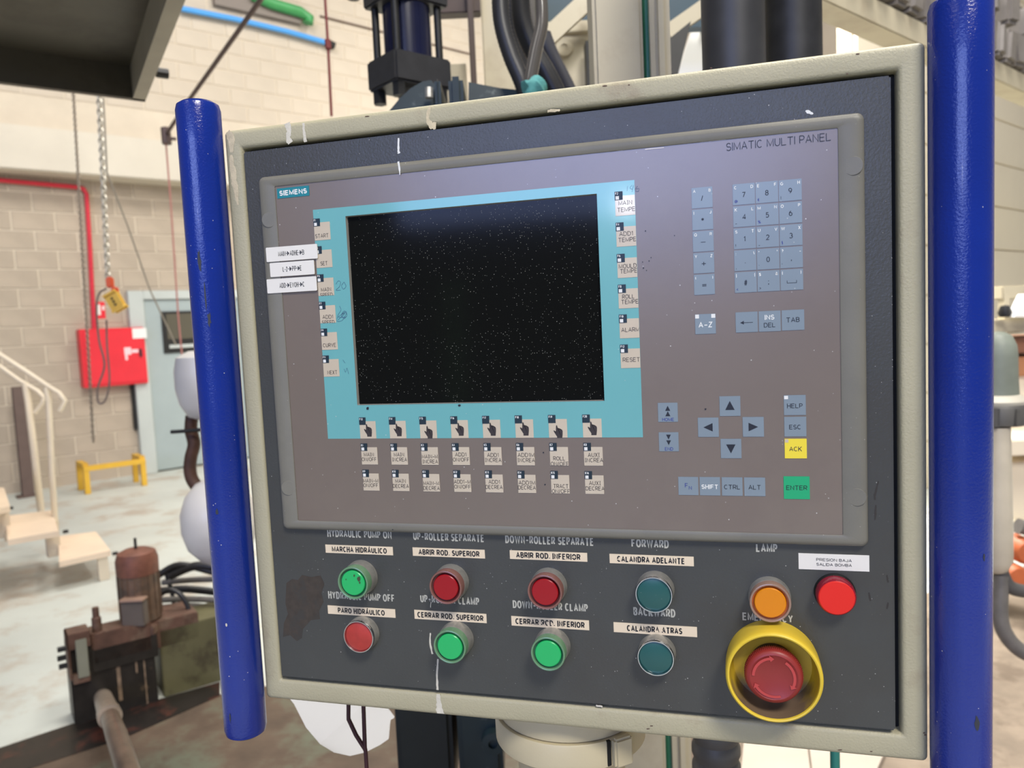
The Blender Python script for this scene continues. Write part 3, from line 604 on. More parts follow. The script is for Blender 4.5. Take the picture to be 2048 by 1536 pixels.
bm = NB(); box(bm, ctr + Z * .155, WD, WN, Z, s1, s2, .07, .004); obj('upper_flange', bm, m_blk, hc)
bm = NB(); tube(bm, [ctr - Z * (kh + .06), ctr - Z * kh], .03, 20); obj('piston_rod', bm, m_chrome, hc, smooth=True)
bm = NB(); lathe(bm, dp(707, -2, 2.2), Z, [(0, 0), (.018, .0), (.018, .04), (0, .05)], 12); obj('hanging_nut', bm, m_dark, label='small black nut hanging above the rope at top edge', cat='nut')
# dark green casting behind the cabinet
m_cast = mat('dark_green_casting', (30, 46, 50), .4, .1, var=.25, vscale=12, rgb2=(120, 130, 128), stain=.6, sscale=26, thr=.62)
m_cast2 = mat('black_green_casting', (24, 30, 28), .5, var=.3, vscale=10)
dc = 1.55
ca = thing('cast_machine', 'dark green cast iron machine head behind the cabinet', 'machine', dp(880, 900, dc))
def fr(bm, x0, y0, x1, y1, dist, th, bev=0):
    """upright box facing the viewer's heading, its front face from pixel corners at depth dist"""
    a = dp(x0, y0, dist); b = dp(x1, y1, dist); w = (b - a).dot(RT); c = (a + b) / 2 + FW * th / 2
    return box(bm, c, RT, FW, Z, abs(w), th, abs(a.z - b.z), bev)
bm = NB(); pl = [(778, 222), (800, 196), (822, 176), (845, 163), (862, 160), (872, 172), (872, 400), (778, 400)]
prism(bm, [dp(x, y, dc) for x, y in pl], FW * .12); obj('cast_hub', bm, m_cast, ca)
bm = NB(); fr(bm, 868, 158, 892, 400, dc - .02, .14, .006); obj('cast_rib', bm, m_cast, ca)
bm = NB(); fr(bm, 896, 154, 937, 400, dc - .01, .14, .008); obj('cast_rib', bm, m_cast, ca)
bm = NB(); prism(bm, [dp(x, y, dc) for x, y in [(937, 164), (1000, 176), (1060, 182), (1060, 400), (937, 400)]], FW * .16); obj('cast_arm', bm, m_cast, ca)
bm = NB(); tube(bm, [dp(858, 176, dc - .03), dp(858, 196, dc - .03)], .008, 8); obj('bolt', bm, m_chrome, ca)
bm = NB(); fr(bm, 784, 1330, 910, 1600, dc, .3, .01); obj('lower_housing', bm, m_cast2, ca)
bm = NB(); fr(bm, 908, 1330, 1010, 1600, dc - .04, .3, .01); obj('lower_flange', bm, m_cast, ca)
for q in ((986, 1482),):
    bm = NB(); lathe(bm, dp(*q, dc - .05), -FW, [(.022, -.02), (.022, .012), (.009, .013), (.009, .004), (0, .004)], 20); obj('boss', bm, m_cast, ca, smooth=True)
bm = NB(); fr(bm, 800, 340, 1040, 1330, dc + .05, .25, .01); obj('column', bm, m_cast2, ca)
# brown post, cream side frame, beam
m_brn = mat('dark_brown_beam', (72, 56, 50), .55, var=.15, vscale=10)
m_frm = mat('cream_machine_paint', (196, 186, 160), .42, var=.05, vscale=4, rgb2=(168, 152, 126), stain=.4, sscale=6)
bm = NB(); fr(bm, 932, -40, 961, 330, 2.3, .05, .003); fr(bm, 872, -40, 961, 22, 2.32, .05, .003)
obj('brown_frame', bm, m_brn, label='dark brown steel frame post right of the hydraulic cylinder', cat='post')
mf = thing('machine_side_frame', 'cream machine side frame with round boss behind the hoses', 'machine', dp(1080, 900, 2.4))
bm = NB(); fr(bm, 958, -60, 1100, 320, 2.4, .06, .004); obj('side_plate', bm, m_frm, mf)
bm = NB(); fr(bm, 1094, 62, 1192, 320, 2.3, .06, .004); obj('side_plate', bm, m_frm, mf)
bm = NB(); fr(bm, 890, 130, 935, 200, 2.42, .04); obj('corner_plate', bm, m_frm, mf)
bm = NB(); lathe(bm, dp(1128, 98, 2.3), -FW, [(.028, 0), (.028, .012), (.024, .016), (.010, .016), (.010, .002), (0, .002)], 24); obj('boss', bm, m_frm, mf, smooth=True)
bm = NB(); fr(bm, 1086, 44, 1190, 62, 2.27, .05, .003); obj('rail', bm, m_frm, mf)
bm = NB(); fr(bm, 1170, 85, 1190, 320, 2.22, .05); obj('dark_gap_strip', bm, m_dark, mf)
# teal panel, diagonal braces
bm = NB(); fr(bm, 1084, -60, 1480, 48, 2.6, .05); obj('teal_cover', bm, mat('petrol_blue_paint', (20, 58, 74), .45, var=.1, vscale=6), label='petrol blue machine cover behind the diagonal braces', cat='cover')
def brace(p, q, w, dist, label):
    a, b = dp(*p, dist), dp(*q, dist); t = (b - a).normalized(); s = FW.cross(t).normalized(); bm = NB()
    box(bm, (a + b) / 2, t, FW, s, (b - a).length, .02, w, .002); obj('diagonal_brace', bm, m_frm, label=label, cat='brace')
brace((1084, 86), (1200, -22), .045, 2.15, 'cream diagonal brace left of the cream column')
brace((1335, 66), (1440, -8), .036, 2.15, 'cream diagonal brace right of the cream column')
bm = NB(); prism(bm, [dp(x, y, 2.0) for x, y in [(1335, 80), (1382, 42), (1356, 150), (1335, 160)]], FW * .03); obj('black_bracket', bm, m_dark, mf)
bm = NB(); prism(bm, [dp(x, y, 2.9) for x, y in [(1352, 160), (1395, 28), (1425, 36), (1425, 900), (1352, 900)]], FW * .05)
wc = obj('white_casing', bm, mat('bright_white_casing', (252, 252, 248), .35), label='bright white machine casing between the column and the dark tube', cat='casing')
bm = NB(); prism(bm, [dp(x, y, 2.88) for x, y in [(1404, 50), (1425, 46), (1425, 66), (1404, 62)]], FW * .02); obj('opening', bm, m_dark, wc)
# black hoses over the top edge
for pl, r, dist, m, lb in (([(990, -260), (996, -120), (1000, -10), (1005, 50), (1022, 110), (1045, 165), (1060, 215)], 17, 1.5, m_hose, 'thick black hose bending down, leftmost behind the cabinet'),
                           ([(1030, -260), (1036, -120), (1040, -10), (1046, 50), (1066, 100), (1095, 150), (1120, 200)], 19, 1.6, m_hose, 'thick black hose crossing behind the clear tube'),
                           ([(1020, -260), (1021, -120), (1022, -10), (1024, 60), (1040, 120), (1072, 200)], 13, 1.7, m_hose, 'thin black hose behind the two thick ones'),
                           ([(1050, -260), (1056, -120), (1060, -10), (1068, 60), (1084, 120), (1104, 200)], 14, 1.72, m_hoseg, 'dusty grey hose between the thick black hoses'),
                           ([(1085, 70), (1100, 110), (1120, 150), (1140, 190)], 17, 1.65, mat('grey_corrugated_hose', (74, 74, 80), .45, var=.1), 'grey corrugated hose slanting right above the cabinet')):
    bm = NB(); sp = spline([dp(x, y, dist) for x, y in pl], 14); R_ = [r / FP * dist * (1 + .05 * (k % 2)) for k in range(len(sp))]
    tube(bm, sp, R_, 14); obj('hose', bm, m, label=lb, cat='hose', smooth=True)
bm = NB(); tube(bm, spline([dp(1070, -260, 1.42), dp(1078, -120, 1.42), dp(1082, -10, 1.42), dp(1083, 50, 1.42), dp(1072, 100, 1.42), dp(1060, 165, 1.42), dp(1058, 200, 1.42)], 6), .012, 12)
obj('hose', bm, mat('smoky_clear_hose', (88, 84, 80), .15, spec=.8), label='smoky glossy tube hanging down to the turquoise rag', cat='hose', smooth=True)
def lump(c, r, sq, seed):
    bm = NB(); bmesh.ops.create_icosphere(bm, subdivisions=3, radius=1); rnd = random.Random(seed)
    ph = [(rnd.uniform(2, 7), rnd.uniform(2, 7), rnd.uniform(2, 7), rnd.uniform(0, 6)) for _ in range(6)]
    for v in bm.verts:
        k = 1 + .09 * sum(math.sin(a * v.co.x + b * v.co.y + cc * v.co.z + p) for a, b, cc, p in ph)
        v.co = Vector(c) + Vector((v.co.x * sq[0], v.co.y * sq[1], v.co.z * sq[2])) * r * k
    return bm
obj('rag', lump(dp(1070, 178, 1.38), .021, (1, 1, .95), 3), mat('turquoise_cloth', (92, 160, 156), .9, var=.15, vscale=80, bump=.6, bscale=300, bdist=.002), label='crumpled turquoise rag behind the cabinet top edge', cat='rag', smooth=True)
# cream column with green pipe
dk = 1.25
co = thing('machine_column', 'cream double column behind the cabinet, full height', 'column', Vector((dp(1230, 80, dk).x, dp(1230, 80, dk).y, 0)))
def vcol(bm, x0, x1, py, dist, th, z0=0, z1=2.6, bev=.006):
    a, b = dp(x0, py, dist), dp(x1, py, dist); c = (a + b) / 2 + FW * th / 2
    return box(bm, Vector((c.x, c.y, (z0 + z1) / 2)), RT, FW, Z, (b - a).dot(RT), th, z1 - z0, bev)
bm = NB(); vcol(bm, 1187, 1287, 80, dk, .08); obj('column_left', bm, m_frm, co)
bm = NB(); vcol(bm, 1303, 1344, 80, dk, .08, bev=.012); obj('column_right', bm, m_frm, co)
bm = NB(); p = dp(1294, 80, dk + .03); tube(bm, [Vector((p.x, p.y, .0)), Vector((p.x, p.y, 2.6))], .0085, 16)
obj('green_pipe', bm, mat('jade_green_pipe', (56, 128, 100), .35), label='thin jade green pipe running up between the two cream columns', cat='pipe', smooth=True)
# two dark vertical tubes
for x0, x1, dist, lb, m in ((1421, 1549, .95, 'smooth dark grey vertical tube right of the column', mat('dark_tube', (62, 62, 64), .45, .2, var=.2, vscale=16)), (1549, 1664, 1.05, 'streaked black vertical tube beside the smooth grey tube', mat('streaked_tube', (46, 46, 48), .5, .2, var=.35, vscale=30))):
    a, b = dp(x0, 60, dist), dp(x1, 60, dist); r = (b - a).length / 2; c = (a + b) / 2 + FW * r
    bm = NB(); tube(bm, [Vector((c.x, c.y, 1.3)), Vector((c.x, c.y, 2.3))], r, 40); obj('vertical_tube', bm, m, label=lb, cat='tube', smooth=True)
# corrugated hose below the cabinet
a = dp(1432, 1500, .93); pts = []; rs = []
for k in range(60): pts.append(Vector((a.x, a.y, .75 + k * .0075))); rs.append(.0285 if k % 3 else .0255)
bm = NB(); tube(bm, pts, rs, 28); obj('corrugated_hose', bm, mat('corrugated_grey', (92, 90, 86), .5, var=.15, vscale=30), label='ribbed grey hose under the cabinet right of the columns', cat='hose', smooth=True)
bm = NB(); p = dp(1670, 1520, 1.0); tube(bm, [Vector((p.x, p.y, .4)), Vector((p.x, p.y, 1.2))], .006, 12); obj('green_cable', bm, mat('sea_green_cable', (44, 124, 112), .4), label='thin sea green cable under the cabinet', cat='cable', smooth=True)
# pale floor slabs under the cabinet on the right
m_slab = mat('pale_slab', (190, 178, 164), .6, var=.08, vscale=4)
for pl, lb in (([(1490, 1470), (1612, 1480), (1624, 1580), (1480, 1580)], 'pale square floor plate left of the green cable'), ([(1616, 1480), (1780, 1492), (1740, 1580), (1628, 1580)], 'pale floor plate behind the green cable')):
    bm = NB(); prism(bm, [hp(x, y, .0) for x, y in pl], (0, 0, .02)); obj('floor_plate', bm, m_slab, label=lb, cat='plate')
# swivel arm under the cabinet
m_ped = mat('cream_pedestal_paint', (198, 186, 154), .42, var=.05, vscale=8, rgb2=(120, 92, 66), stain=.6, sscale=26, thr=.66, bump=.15, bscale=400)
pc = dp(1140, 1445, .735); pc = Vector((pc.x, pc.y, 0)); zb = ZO - .1615
pe = thing('swivel_pedestal', 'cream round swivel pedestal carrying the cabinet from below', 'pedestal', pc)
bm = NB(); lathe(bm, pc, Z, [(.066, zb - .024), (.066, zb - .002), (.064, zb)], 64); obj('upper_disc', bm, m_ped, pe, smooth=True)
bm = NB(); lathe(bm, pc, Z, [(.068, zb - .050), (.070, zb - .048), (.070, zb - .0265), (.069, zb - .025)], 64); fl = obj('lower_flange', bm, m_ped, pe, smooth=True)
bm = NB(); an = math.radians(-50); q = pc + Vector((math.cos(an), math.sin(an), 0)) * .0695 + Z * (zb - .036); dv = Vector((math.cos(an), math.sin(an), 0)); box(bm, q, dv, Z.cross(dv), Z, .003, .0035, .022); obj('slot', bm, m_gap, pe)
bm = NB(); box(bm, q + Z.cross(dv) * .012 + dv * .003, dv, Z.cross(dv), Z, .008, .018, .026, .002); obj('stop_lug', bm, m_ped, pe)
bm = NB(); lathe(bm, pc, Z, [(.05, 0), (.05, zb - .048)], 48); obj('pedestal_tube', bm, m_ped, pe, smooth=True)
bm = NB(); lathe(bm, pc, Z, [(.14, 0), (.14, .015)], 48); obj('base_plate', bm, m_ped, pe, smooth=True)
# white curved sheet and cords under the cabinet
ws = 1.05; wl = [(560, 1372), (588, 1408), (612, 1455), (640, 1488), (668, 1505), (700, 1512), (730, 1505), (760, 1490), (777, 1478), (779, 1455), (781, 1440), (788, 1436), (780, 1425), (772, 1416), (768, 1372)]
bm = NB(); prism(bm, [dp(x, y, ws + .00035 * (x - 680) - .0009 * (y - 1372)) for x, y in wl], FW * .004); obj('white_sheet', bm, mat('bright_white_sheet', (212, 212, 214), .4), label='white plastic sheet with rounded edge hanging under the cabinet', cat='sheet')
bm = NB(); tube(bm, [dp(697, 1385, ws - .26), dp(697, 1438, ws - .26), dp(712, 1470, ws - .26), dp(731, 1500, ws - .26), dp(735, 1560, ws - .26)], .0022, 8); tube(bm, [dp(726, 1385, ws - .26), dp(730, 1500, ws - .26)], .0022, 8)
obj('cord', bm, mat('dark_maroon_cord', (62, 26, 34), .6), label='dark maroon cord forming a V in front of the white sheet', cat='cord', smooth=True)

# ---------------------------------------------------------------- right of the cabinet
bmz = NB(); a, b = dp(1668, 2, 3.6), dp(1838, 64, 4.0); 
cb = thing('cable_tray_beam', 'cream beam carrying the grey cable chain at upper right', 'beam', dp(1830, 120, 4.0))
def along(p0, p1, dist0, sec=(.14, .14), ext=(0, 0), name='beam', m=m_frm, par=cb, ox=0, oz=0):
    q0 = dp(*p0, dist0); d = ray(*p1); n = WN; q1 = CP + d * (n.dot(q0 - CP) / n.dot(d)); t = (q1 - q0); t.z = 0; L = t.length; t.normalize()
    c = q0 + t * ((L + ext[1] - ext[0]) / 2) + n * ox + Z * oz; bm = NB(); box(bm, c, t, n, Z, L + ext[0] + ext[1], sec[0], sec[1], .004); return obj(name, bm, m, par), q0, t, L
o_, bq, bt, bL = along((1680, 12), (1838, 92), 2.6, (.10, .085), (.6, 3.0))
m_kc = mat('grey_cable_chain', (128, 122, 116), .5, var=.12, vscale=14)
kc = thing('cable_chain', 'grey plastic cable chain lying on the cream beam', 'cable chain', bq + Z * .05)
for k in range(26):
    c = bq + bt * (-.3 + k * .125) + Z * (.125 + random.uniform(-.008, .008))
    tw = Matrix.Rotation(random.uniform(-.25, .25), 3, 'Z'); tv = tw @ bt
    bm = NB(); box(bm, c, tv, Z.cross(tv), (Z + tv * random.uniform(-.25, .25)).normalized(), .105, .15, .15, .016); obj('chain_link', bm, m_kc, kc)
    if k % 2: bm = NB(); box(bm, c + Z * .19 + WN * .02, tv, Z.cross(tv), Z, .095, .14, .14, .016); obj('chain_link', bm, m_kc, kc)
bm = NB(); box(bm, bq + bt * 1.6 + Z * .38 + WN * .1, bt, WN, Z, 3.6, .08, .16, .01); obj('chain_guide', bm, mat('dark_grey_guide', (84, 80, 76), .6, var=.2, vscale=10), kc)
# filter housing at right edge
fx = 1999; fd = 2.1
fh = thing('filter_housing', 'grey green domed filter with dark collar and cream body at right edge', 'filter', dp(fx, 1150, fd))
def rowlathe(rows, cx=fx - 4, dist=fd):
    base = dp(cx, rows[0][0], dist); return base, [(rx / FP * dist, dp(cx, y, dist).z - base.z) for y, rx in rows]
m_dome = mat('grey_green_dome', (128, 134, 122), .5, var=.12, vscale=14)
b_, pr = rowlathe([(796, 38), (760, 36), (710, 35), (690, 33), (672, 25), (664, 12), (662, 0)]); bm = NB(); lathe(bm, b_, Z, pr, 40); obj('dome', bm, m_dome, fh, smooth=True)
b_, pr = rowlathe([(806, 52), (800, 53), (793, 46), (788, 38)]); bm = NB(); lathe(bm, b_, Z, pr, 40); obj('washer', bm, mat('pale_ring', (196, 190, 174), .5), fh, smooth=True)
b_, pr = rowlathe([(848, 48), (845, 54), (812, 56), (806, 52)]); bm = NB(); lathe(bm, b_, Z, pr, 40); obj('collar', bm, mat('dark_grey_collar', (88, 86, 82), .5, var=.1), fh, smooth=True)
for k in range(10):
    an = 2 * PI * k / 10; dv = Vector((math.cos(an), math.sin(an), 0)); c = dp(fx - 4, 828, fd) + dv * 57 / FP * fd
    bm = NB(); box(bm, c, dv, Z.cross(dv), Z, .008, .012, .045, .002); obj('collar_lug', bm, MATS['dark_grey_collar'], fh)
b_, pr = rowlathe([(1148, 6), (1140, 18), (1120, 27), (1060, 27), (850, 22)]); bm = NB(); lathe(bm, b_, Z, pr, 40); obj('bowl', bm, mat('cream_bowl', (206, 196, 176), .3, var=.1, vscale=10), fh, smooth=True)
for pl, r, g, lb in (([(1998, 1130), (2012, 1165), (2035, 1180), (2090, 1186)], .018, 0, 'dark grey hose leaving the filter bowl to the right'), ([(2002, 1150), (2000, 1230), (2012, 1270), (2040, 1300), (2080, 1318)], .02, 1, 'light grey hose curving down to the floor at right edge')):
    bm = NB(); tube(bm, spline([dp(x, y, fd) for x, y in pl], 6), r, 12); obj('hose', bm, m_hoseg if g else mat('dark_grey_hose', (84, 82, 80), .5), label=lb, cat='hose', smooth=True)
# cream machine frame behind the filter
rm = thing('cream_machine', 'cream coloured machine bench behind the filter at right', 'machine', hp(2030, 1080))
dz = 3.6
for y0, y1, x0, x1, di, m in ((572, 590, 2004, 2200, dz, m_frm), (640, 656, 1975, 2200, dz, m_frm), (676, 700, 2020, 2200, dz + .1, mat('brown_band', (150, 104, 80), .5)), (715, 745, 2024, 2200, dz + .1, mat('orange_tan_band', (190, 132, 92), .5)), (745, 900, 2020, 2200, dz + .15, m_clad), (880, 905, 2012, 2200, dz - .1, m_clad), (925, 1040, 2012, 2200, dz, m_clad), (1045, 1058, 2010, 2200, dz - .05, m_frm)):
    bm = NB(); fr(bm, x0, y0, x1, y1, di, .3, .006); obj('machine_rail', bm, m, rm)
bm = NB(); fr(bm, 2008, 588, 2020, 640, dz, .05); obj('leg', bm, m_frm, rm)
bm = NB(); fr(bm, 1990, 1055, 2030, 1190, dz + .2, .2); fr(bm, 2100, 1055, 2200, 1180, dz + .1, .2); obj('foot', bm, m_frm, rm)
bm = NB(); lathe(bm, dp(2010, 634, dz - .05), Z, [(.025, 0), (.03, .02), (.02, .05), (0, .055)], 14); obj('knob', bm, m_dark, rm, smooth=True)
bm = NB(); prism(bm, [dp(x, y, dz - .1) for x, y in [(2050, 588), (2070, 588), (2080, 634), (2028, 634)]], FW * .05); obj('white_cone', bm, mat('white_cone', (248, 246, 240), .4), rm)
m_or = mat('orange_machine_paint', (196, 104, 62), .5, var=.12, vscale=12)
for c, r, lb in ((dp(2046, 1100, 3.0), .05, 'round orange part beside the filter, upper one'), (dp(2026, 1150, 3.0), .045, 'orange part beside the filter, lower left one')):
    bm = NB(); lathe(bm, c, -FW, [(r, -.06), (r, .02), (r * .8, .035), (0, .04)], 24); obj('orange_fitting', bm, m_or, label=lb, cat='fitting', smooth=True)
bm = NB(); tube(bm, [dp(2036, 1052, 3.0), dp(2060, 1058, 3.0), dp(2075, 1080, 3.0)], .03, 14); obj('grey_fitting', bm, m_hoseg, label='grey pipe elbow above the orange parts', cat='fitting', smooth=True)

# ================================================================ CONTROL CABINET
YD = .006; YF = .0075
cabinet = thing('control_cabinet', 'cream control cabinet with dark grey door and two blue handle bars', 'cabinet', pv(245, -161.8, .1))
ox0, ox1, oz0, oz1 = -35.5, 523.4, -163.7, 354.6
ix0, ix1, iz0, iz1 = -17.4, 505.5, -143.3, 337.4
bm = NB(); N5 = 5
def rr_(x0, x1, z0, z1, r): return rrect(x0, x1, z0, z1, r, N5)
ringloft(bm, [(rr_(ox0, ox1, oz0, oz1, 4), .20), (rr_(ox0, ox1, oz0, oz1, 4), YF + .0045), (rr_(ox0 + .35, ox1 - .35, oz0 + .35, oz1 - .35, 4), YF + .0028), (rr_(ox0 + 1.3, ox1 - 1.3, oz0 + 1.3, oz1 - 1.3, 3.6), YF + .0013), (rr_(ox0 + 2.8, ox1 - 2.8, oz0 + 2.8, oz1 - 2.8, 3.2), YF + .00035), (rr_(ox0 + 4.5, ox1 - 4.5, oz0 + 4.5, oz1 - 4.5, 3), YF),
              (rr_(ix0 - 3.6, ix1 + 3.6, iz0 - 3.6, iz1 + 3.6, 2.5), YF), (rr_(ix0 - 1.8, ix1 + 1.8, iz0 - 1.8, iz1 + 1.8, 2), YF + .0006), (rr_(ix0 - .6, ix1 + .6, iz0 - .6, iz1 + .6, 1.5), YF + .002), (rr_(ix0, ix1, iz0, iz1, 1.2), YF + .0045), (rr_(ix0, ix1, iz0, iz1, 1.2), .026)])
f = bm.faces.new([v for v in bm.verts][:24][::-1])
bmesh.ops.recalc_face_normals(bm, faces=bm.faces)
obj('housing', bm, m_cream, cabinet, smooth=True)
bm = NB(); slab(bm, ix0, ix1, iz0, iz1, .019, .026); obj('door_seal', bm, m_gap, cabinet)
dx0, dx1, dz0, dz1 = -15.8, 501.0, -140.4, 333.9
bm = NB(); slab(bm, dx0, dx1, dz0, dz1, YD, .0188, .0012); obj('door', bm, m_door, cabinet)
for cx, cy, r, nm in ((-53.0, -.0005, .0189, 'l'), (543.4, .0036, .0199, 'r')):
    z0 = ZO - .195; z1 = ZO + .379; c = Vector((cx / 1000, cy, 0)); prof = [(0, z0), (r * .72, z0 + .0004), (r * .93, z0 + .003), (r, z0 + .008)]
    prof += [(r, z0 + (z1 - z0) * k / 12) for k in range(1, 12)] + [(r, z1 - .008), (r * .93, z1 - .003), (r * .72, z1 - .0004), (0, z1)]
    bm = NB(); lathe(bm, c, Z, prof, 72); h = obj('handle_bar', bm, m_handle, cabinet, label='glossy blue painted tube handle', smooth=True)
    sgn = -1 if nm == 'l' else 1
    for (da, zz, rx, rz) in (((10, .24, 1.6, 10), (24, .19, 1.5, 6), (4, .02, 1.2, 3), (-6, -.17, 1.0, 5), (18, .21, .8, 14)) if nm == 'l' else ((16, -.118, 1.8, 6), (30, .0, .8, 3))):
        a0 = math.radians(-90 + da); rnd = random.Random(int(zz * 1000)); vs = []; bm = NB()
        for k in range(12):
            t = 2 * PI * k / 12; q = rnd.uniform(.6, 1.2); aa = a0 + (rx / 1000 * q * math.cos(t)) / r
            vs.append(bm.verts.new(Vector((c.x + math.cos(aa) * (r + .0002), c.y + math.sin(aa) * (r + .0002), ZO + zz + rz / 1000 * q * math.sin(t)))))
        bm.faces.new(vs); obj('paint_chip', bm, mat('chipped_paint', (52, 56, 66), .6), h)
bm = NB(); a0 = math.radians(-84); c = Vector((-.053, -.0005, 0)); r = .0192
poly_ = [bm.verts.new(Vector((c.x + math.cos(a0 + .05 * math.cos(t)) * r, c.y + math.sin(a0 + .05 * math.cos(t)) * r, ZO - .083 + .0016 * math.sin(t)))) for t in [2 * PI * k / 9 for k in range(9)]]; bm.faces.new(poly_)
obj('white_paint_spot', bm, m_drip, cabinet)
# splashes: irregular flat runs of dried paint, (points along, half width)
def run(pts, ws_, y, m, name='paint_drip', seed=1, par=None):
    rnd = random.Random(seed); bm = NB(); L_ = []; R_ = []; n = 0
    P = [Vector((a, 0, b)) for a, b in pts]; sp = spline(P, 5); k = len(sp)
    for i, p in enumerate(sp):
        t = i / (k - 1) * (len(ws_) - 1); j = min(int(t), len(ws_) - 2); w = ws_[j] + (ws_[j + 1] - ws_[j]) * (t - j)
        d = (sp[min(i + 1, k - 1)] - sp[max(i - 1, 0)]); d.normalize(); nrm = Vector((-d.z, 0, d.x))
        a = p + nrm * w * rnd.uniform(.7, 1.2); b = p - nrm * w * rnd.uniform(.7, 1.2)
        L_.append(bm.verts.new(pv(a.x, a.z, y))); R_.append(bm.verts.new(pv(b.x, b.z, y)))
    for i in range(k - 1): bm.faces.new((L_[i], L_[i + 1], R_[i + 1], R_[i]))
    return obj(name, bm, m, par or cabinet)
def pz(x, y, yy=YD): q = yp(x, y, yy); return (q.x * 1000, (q.z - ZO) * 1000)
yo = YF - .00015
def runp(pix, ws_, yy, m, **k): return run([pz(a, b, yy) for a, b in pix], ws_, yy, m, **k)
runp([(574, 246), (578, 262), (576, 275), (581, 286)], [3.2, 2.2, 2.2, 3.4], yo, m_drip, seed=2)
runp([(607, 246), (608, 265), (611, 284)], [1.2, 1.2, 1.6], yo, m_drip, seed=3)
runp([(860, 213), (855, 235), (862, 250), (872, 252)], [1.6, 1.4, 2.6, 3.4], yo, m_dripc, seed=4)
runp([(462, 310), (466, 345), (470, 372), (476, 410)], [1.2, 3.2, 3.0, .8], yo, m_dripc, seed=5)
runp([(455, 264), (462, 275), (463, 305)], [2.5, 4, 1.5], yo, m_dripc, seed=6)
runp([(876, 1388), (878, 1405), (880, 1427)], [1.8, 2.6, 3.6], yo, m_drip, seed=7)
runp([(1095, 222), (1107, 221), (1120, 220)], [1.0, 1.3, .8], yo, m_dripc, seed=8)
runp([(1192, 1411), (1205, 1413)], [.8, .8], yo, m_drip, seed=9)
for i, (x, y) in enumerate([(730, 233), (1256, 170), (1205, 172), (1420, 136), (1692, 148), (1712, 108), (1676, 1500), (1740, 1503), (1846, 1466), (1848, 1470), (1293, 1458), (1300, 1452)]):
    rnd = random.Random(i); L = rnd.uniform(1, 3.2)
    runp([(x, y), (x + 3 * L, y - L * .2)], [.25, .5, .2], yo, m_rustspot, name='scuff', seed=i)
yd = YD - .00015
runp([(797, 276), (797, 300), (798, 307)], [.7, 1.0, 1.2], yd, m_white, seed=11)
runp([(862, 1204), (861, 1215)], [.4, .3], yd, m_drip, seed=12)
runp([(861, 1266), (860, 1285), (865, 1308)], [.6, .9, .8], yd, m_drip, seed=13)
runp([(876, 1318), (874, 1350), (875, 1380)], [.7, .9, 1.1], yd, m_drip, seed=14)
runp([(1611, 222), (1617, 224), (1626, 228)], [.4, 1.3, .5], yd, m_white, seed=15)
for i, pl in enumerate([[(1757, 962), (1750, 990), (1750, 1000)], [(1752, 1010), (1750, 1040)], [(1774, 1150), (1776, 1165)], [(1776, 1205), (1774, 1218)], [(1738, 1185), (1741, 1202)]]): runp(pl, [.4, .8, .5], yd, m_dirt, name='dirt_mark', seed=20 + i)
m_patch = mat('sticky_residue', (66, 58, 50), .75, var=.2, vscale=150, rgb2=(60, 58, 54), stain=.8, sscale=90)
bm = NB(); quad_poly(bm, [pv(*pz(x, y), yd) for x, y in [(573, 1166), (584, 1158), (596, 1160), (604, 1150), (622, 1154), (641, 1151), (649, 1168), (643, 1186), (647, 1204), (638, 1222), (640, 1238), (622, 1240), (606, 1258), (604, 1276), (594, 1282), (580, 1270), (566, 1274), (568, 1246), (576, 1228), (571, 1206)]][::-1]); obj('residue_patch', bm, m_patch, cabinet)

# engraved lettering on the door
for s, x, w, z, h in (('HYDRAULIC PUMP ON', 41.4, 62.0, -6.8, 6.8), ('UP-ROLLER SEPARATE', 123.5, 64.0, -7.1, 6.8), ('DOWN-ROLLER SEPARATE', 205.8, 74.2, -7.2, 6.8), ('FORWARD', 310.1, 29.3, -7.1, 6.8), ('LAMP', 404.6, 15.5, -7.6, 6.6),
                      ('HYDRAULIC PUMP OFF', 38.2, 64.5, -63.2, 6.8), ('UP-ROLLER CLAMP', 126.7, 53.5, -61.9, 6.7), ('DOWN-ROLLER CLAMP', 209.6, 63.4, -62.4, 6.7), ('BACKWARD', 309.8, 33, -62.8, 6.8), ('EMERGENCY', 393.5, 36.8, -61.8, 6.2)):
    obj('door_lettering', btext(NB(), s, x, z, h, YD - .0002, w, .014), m_engr, cabinet, kind='stuff')

# label strips on the door
def strip(x0, x1, z0, z1, txt, tx0, tw, hz_, label, m=m_strip, y=YD, two=None, rot=0, off=.034, thick=.0004, worn=()):
    bm = NB(); slab(bm, x0, x1, z0, z1, y - thick, y); o = obj('label_strip', bm, m, label=label, cat='label')
    bm = NB(); mid = (z0 + z1) / 2
    if two:
        text(bm, two[0], tx0, mid + .6, hz_, y - thick - .0001, w=tw, off=off); text(bm, two[1], tx0, mid - 3.0, hz_, y - thick - .0001, w=tw, off=off)
    else: btext(bm, txt, tx0, mid - hz_ / 2, hz_, y - thick - .0001, tw, .020)
    obj('lettering', bm, m_print, o)
    if worn:
        bm = NB()
        for wx, wz, ww, wh in worn: poly(bm, [(x0 + wx, z0 + wz), (x0 + wx + ww, z0 + wz + .4), (x0 + wx + ww * .8, z0 + wz + wh), (x0 + wx + .3, z0 + wz + wh * .8)], y - thick - .0003)
        obj('worn_spot', bm, m, o)
    return o
strip(38.8, 103.8, -21.3, -13.9, 'MARCHA HIDRÁULICO', 45.1, 53, 4.9, 'cream tape label reading MARCHA HIDRÁULICO')
strip(122.3, 187.4, -21, -13.6, 'ABRIR ROD. SUPERIOR', 127.7, 55, 4.9, 'cream tape label reading ABRIR ROD. SUPERIOR')
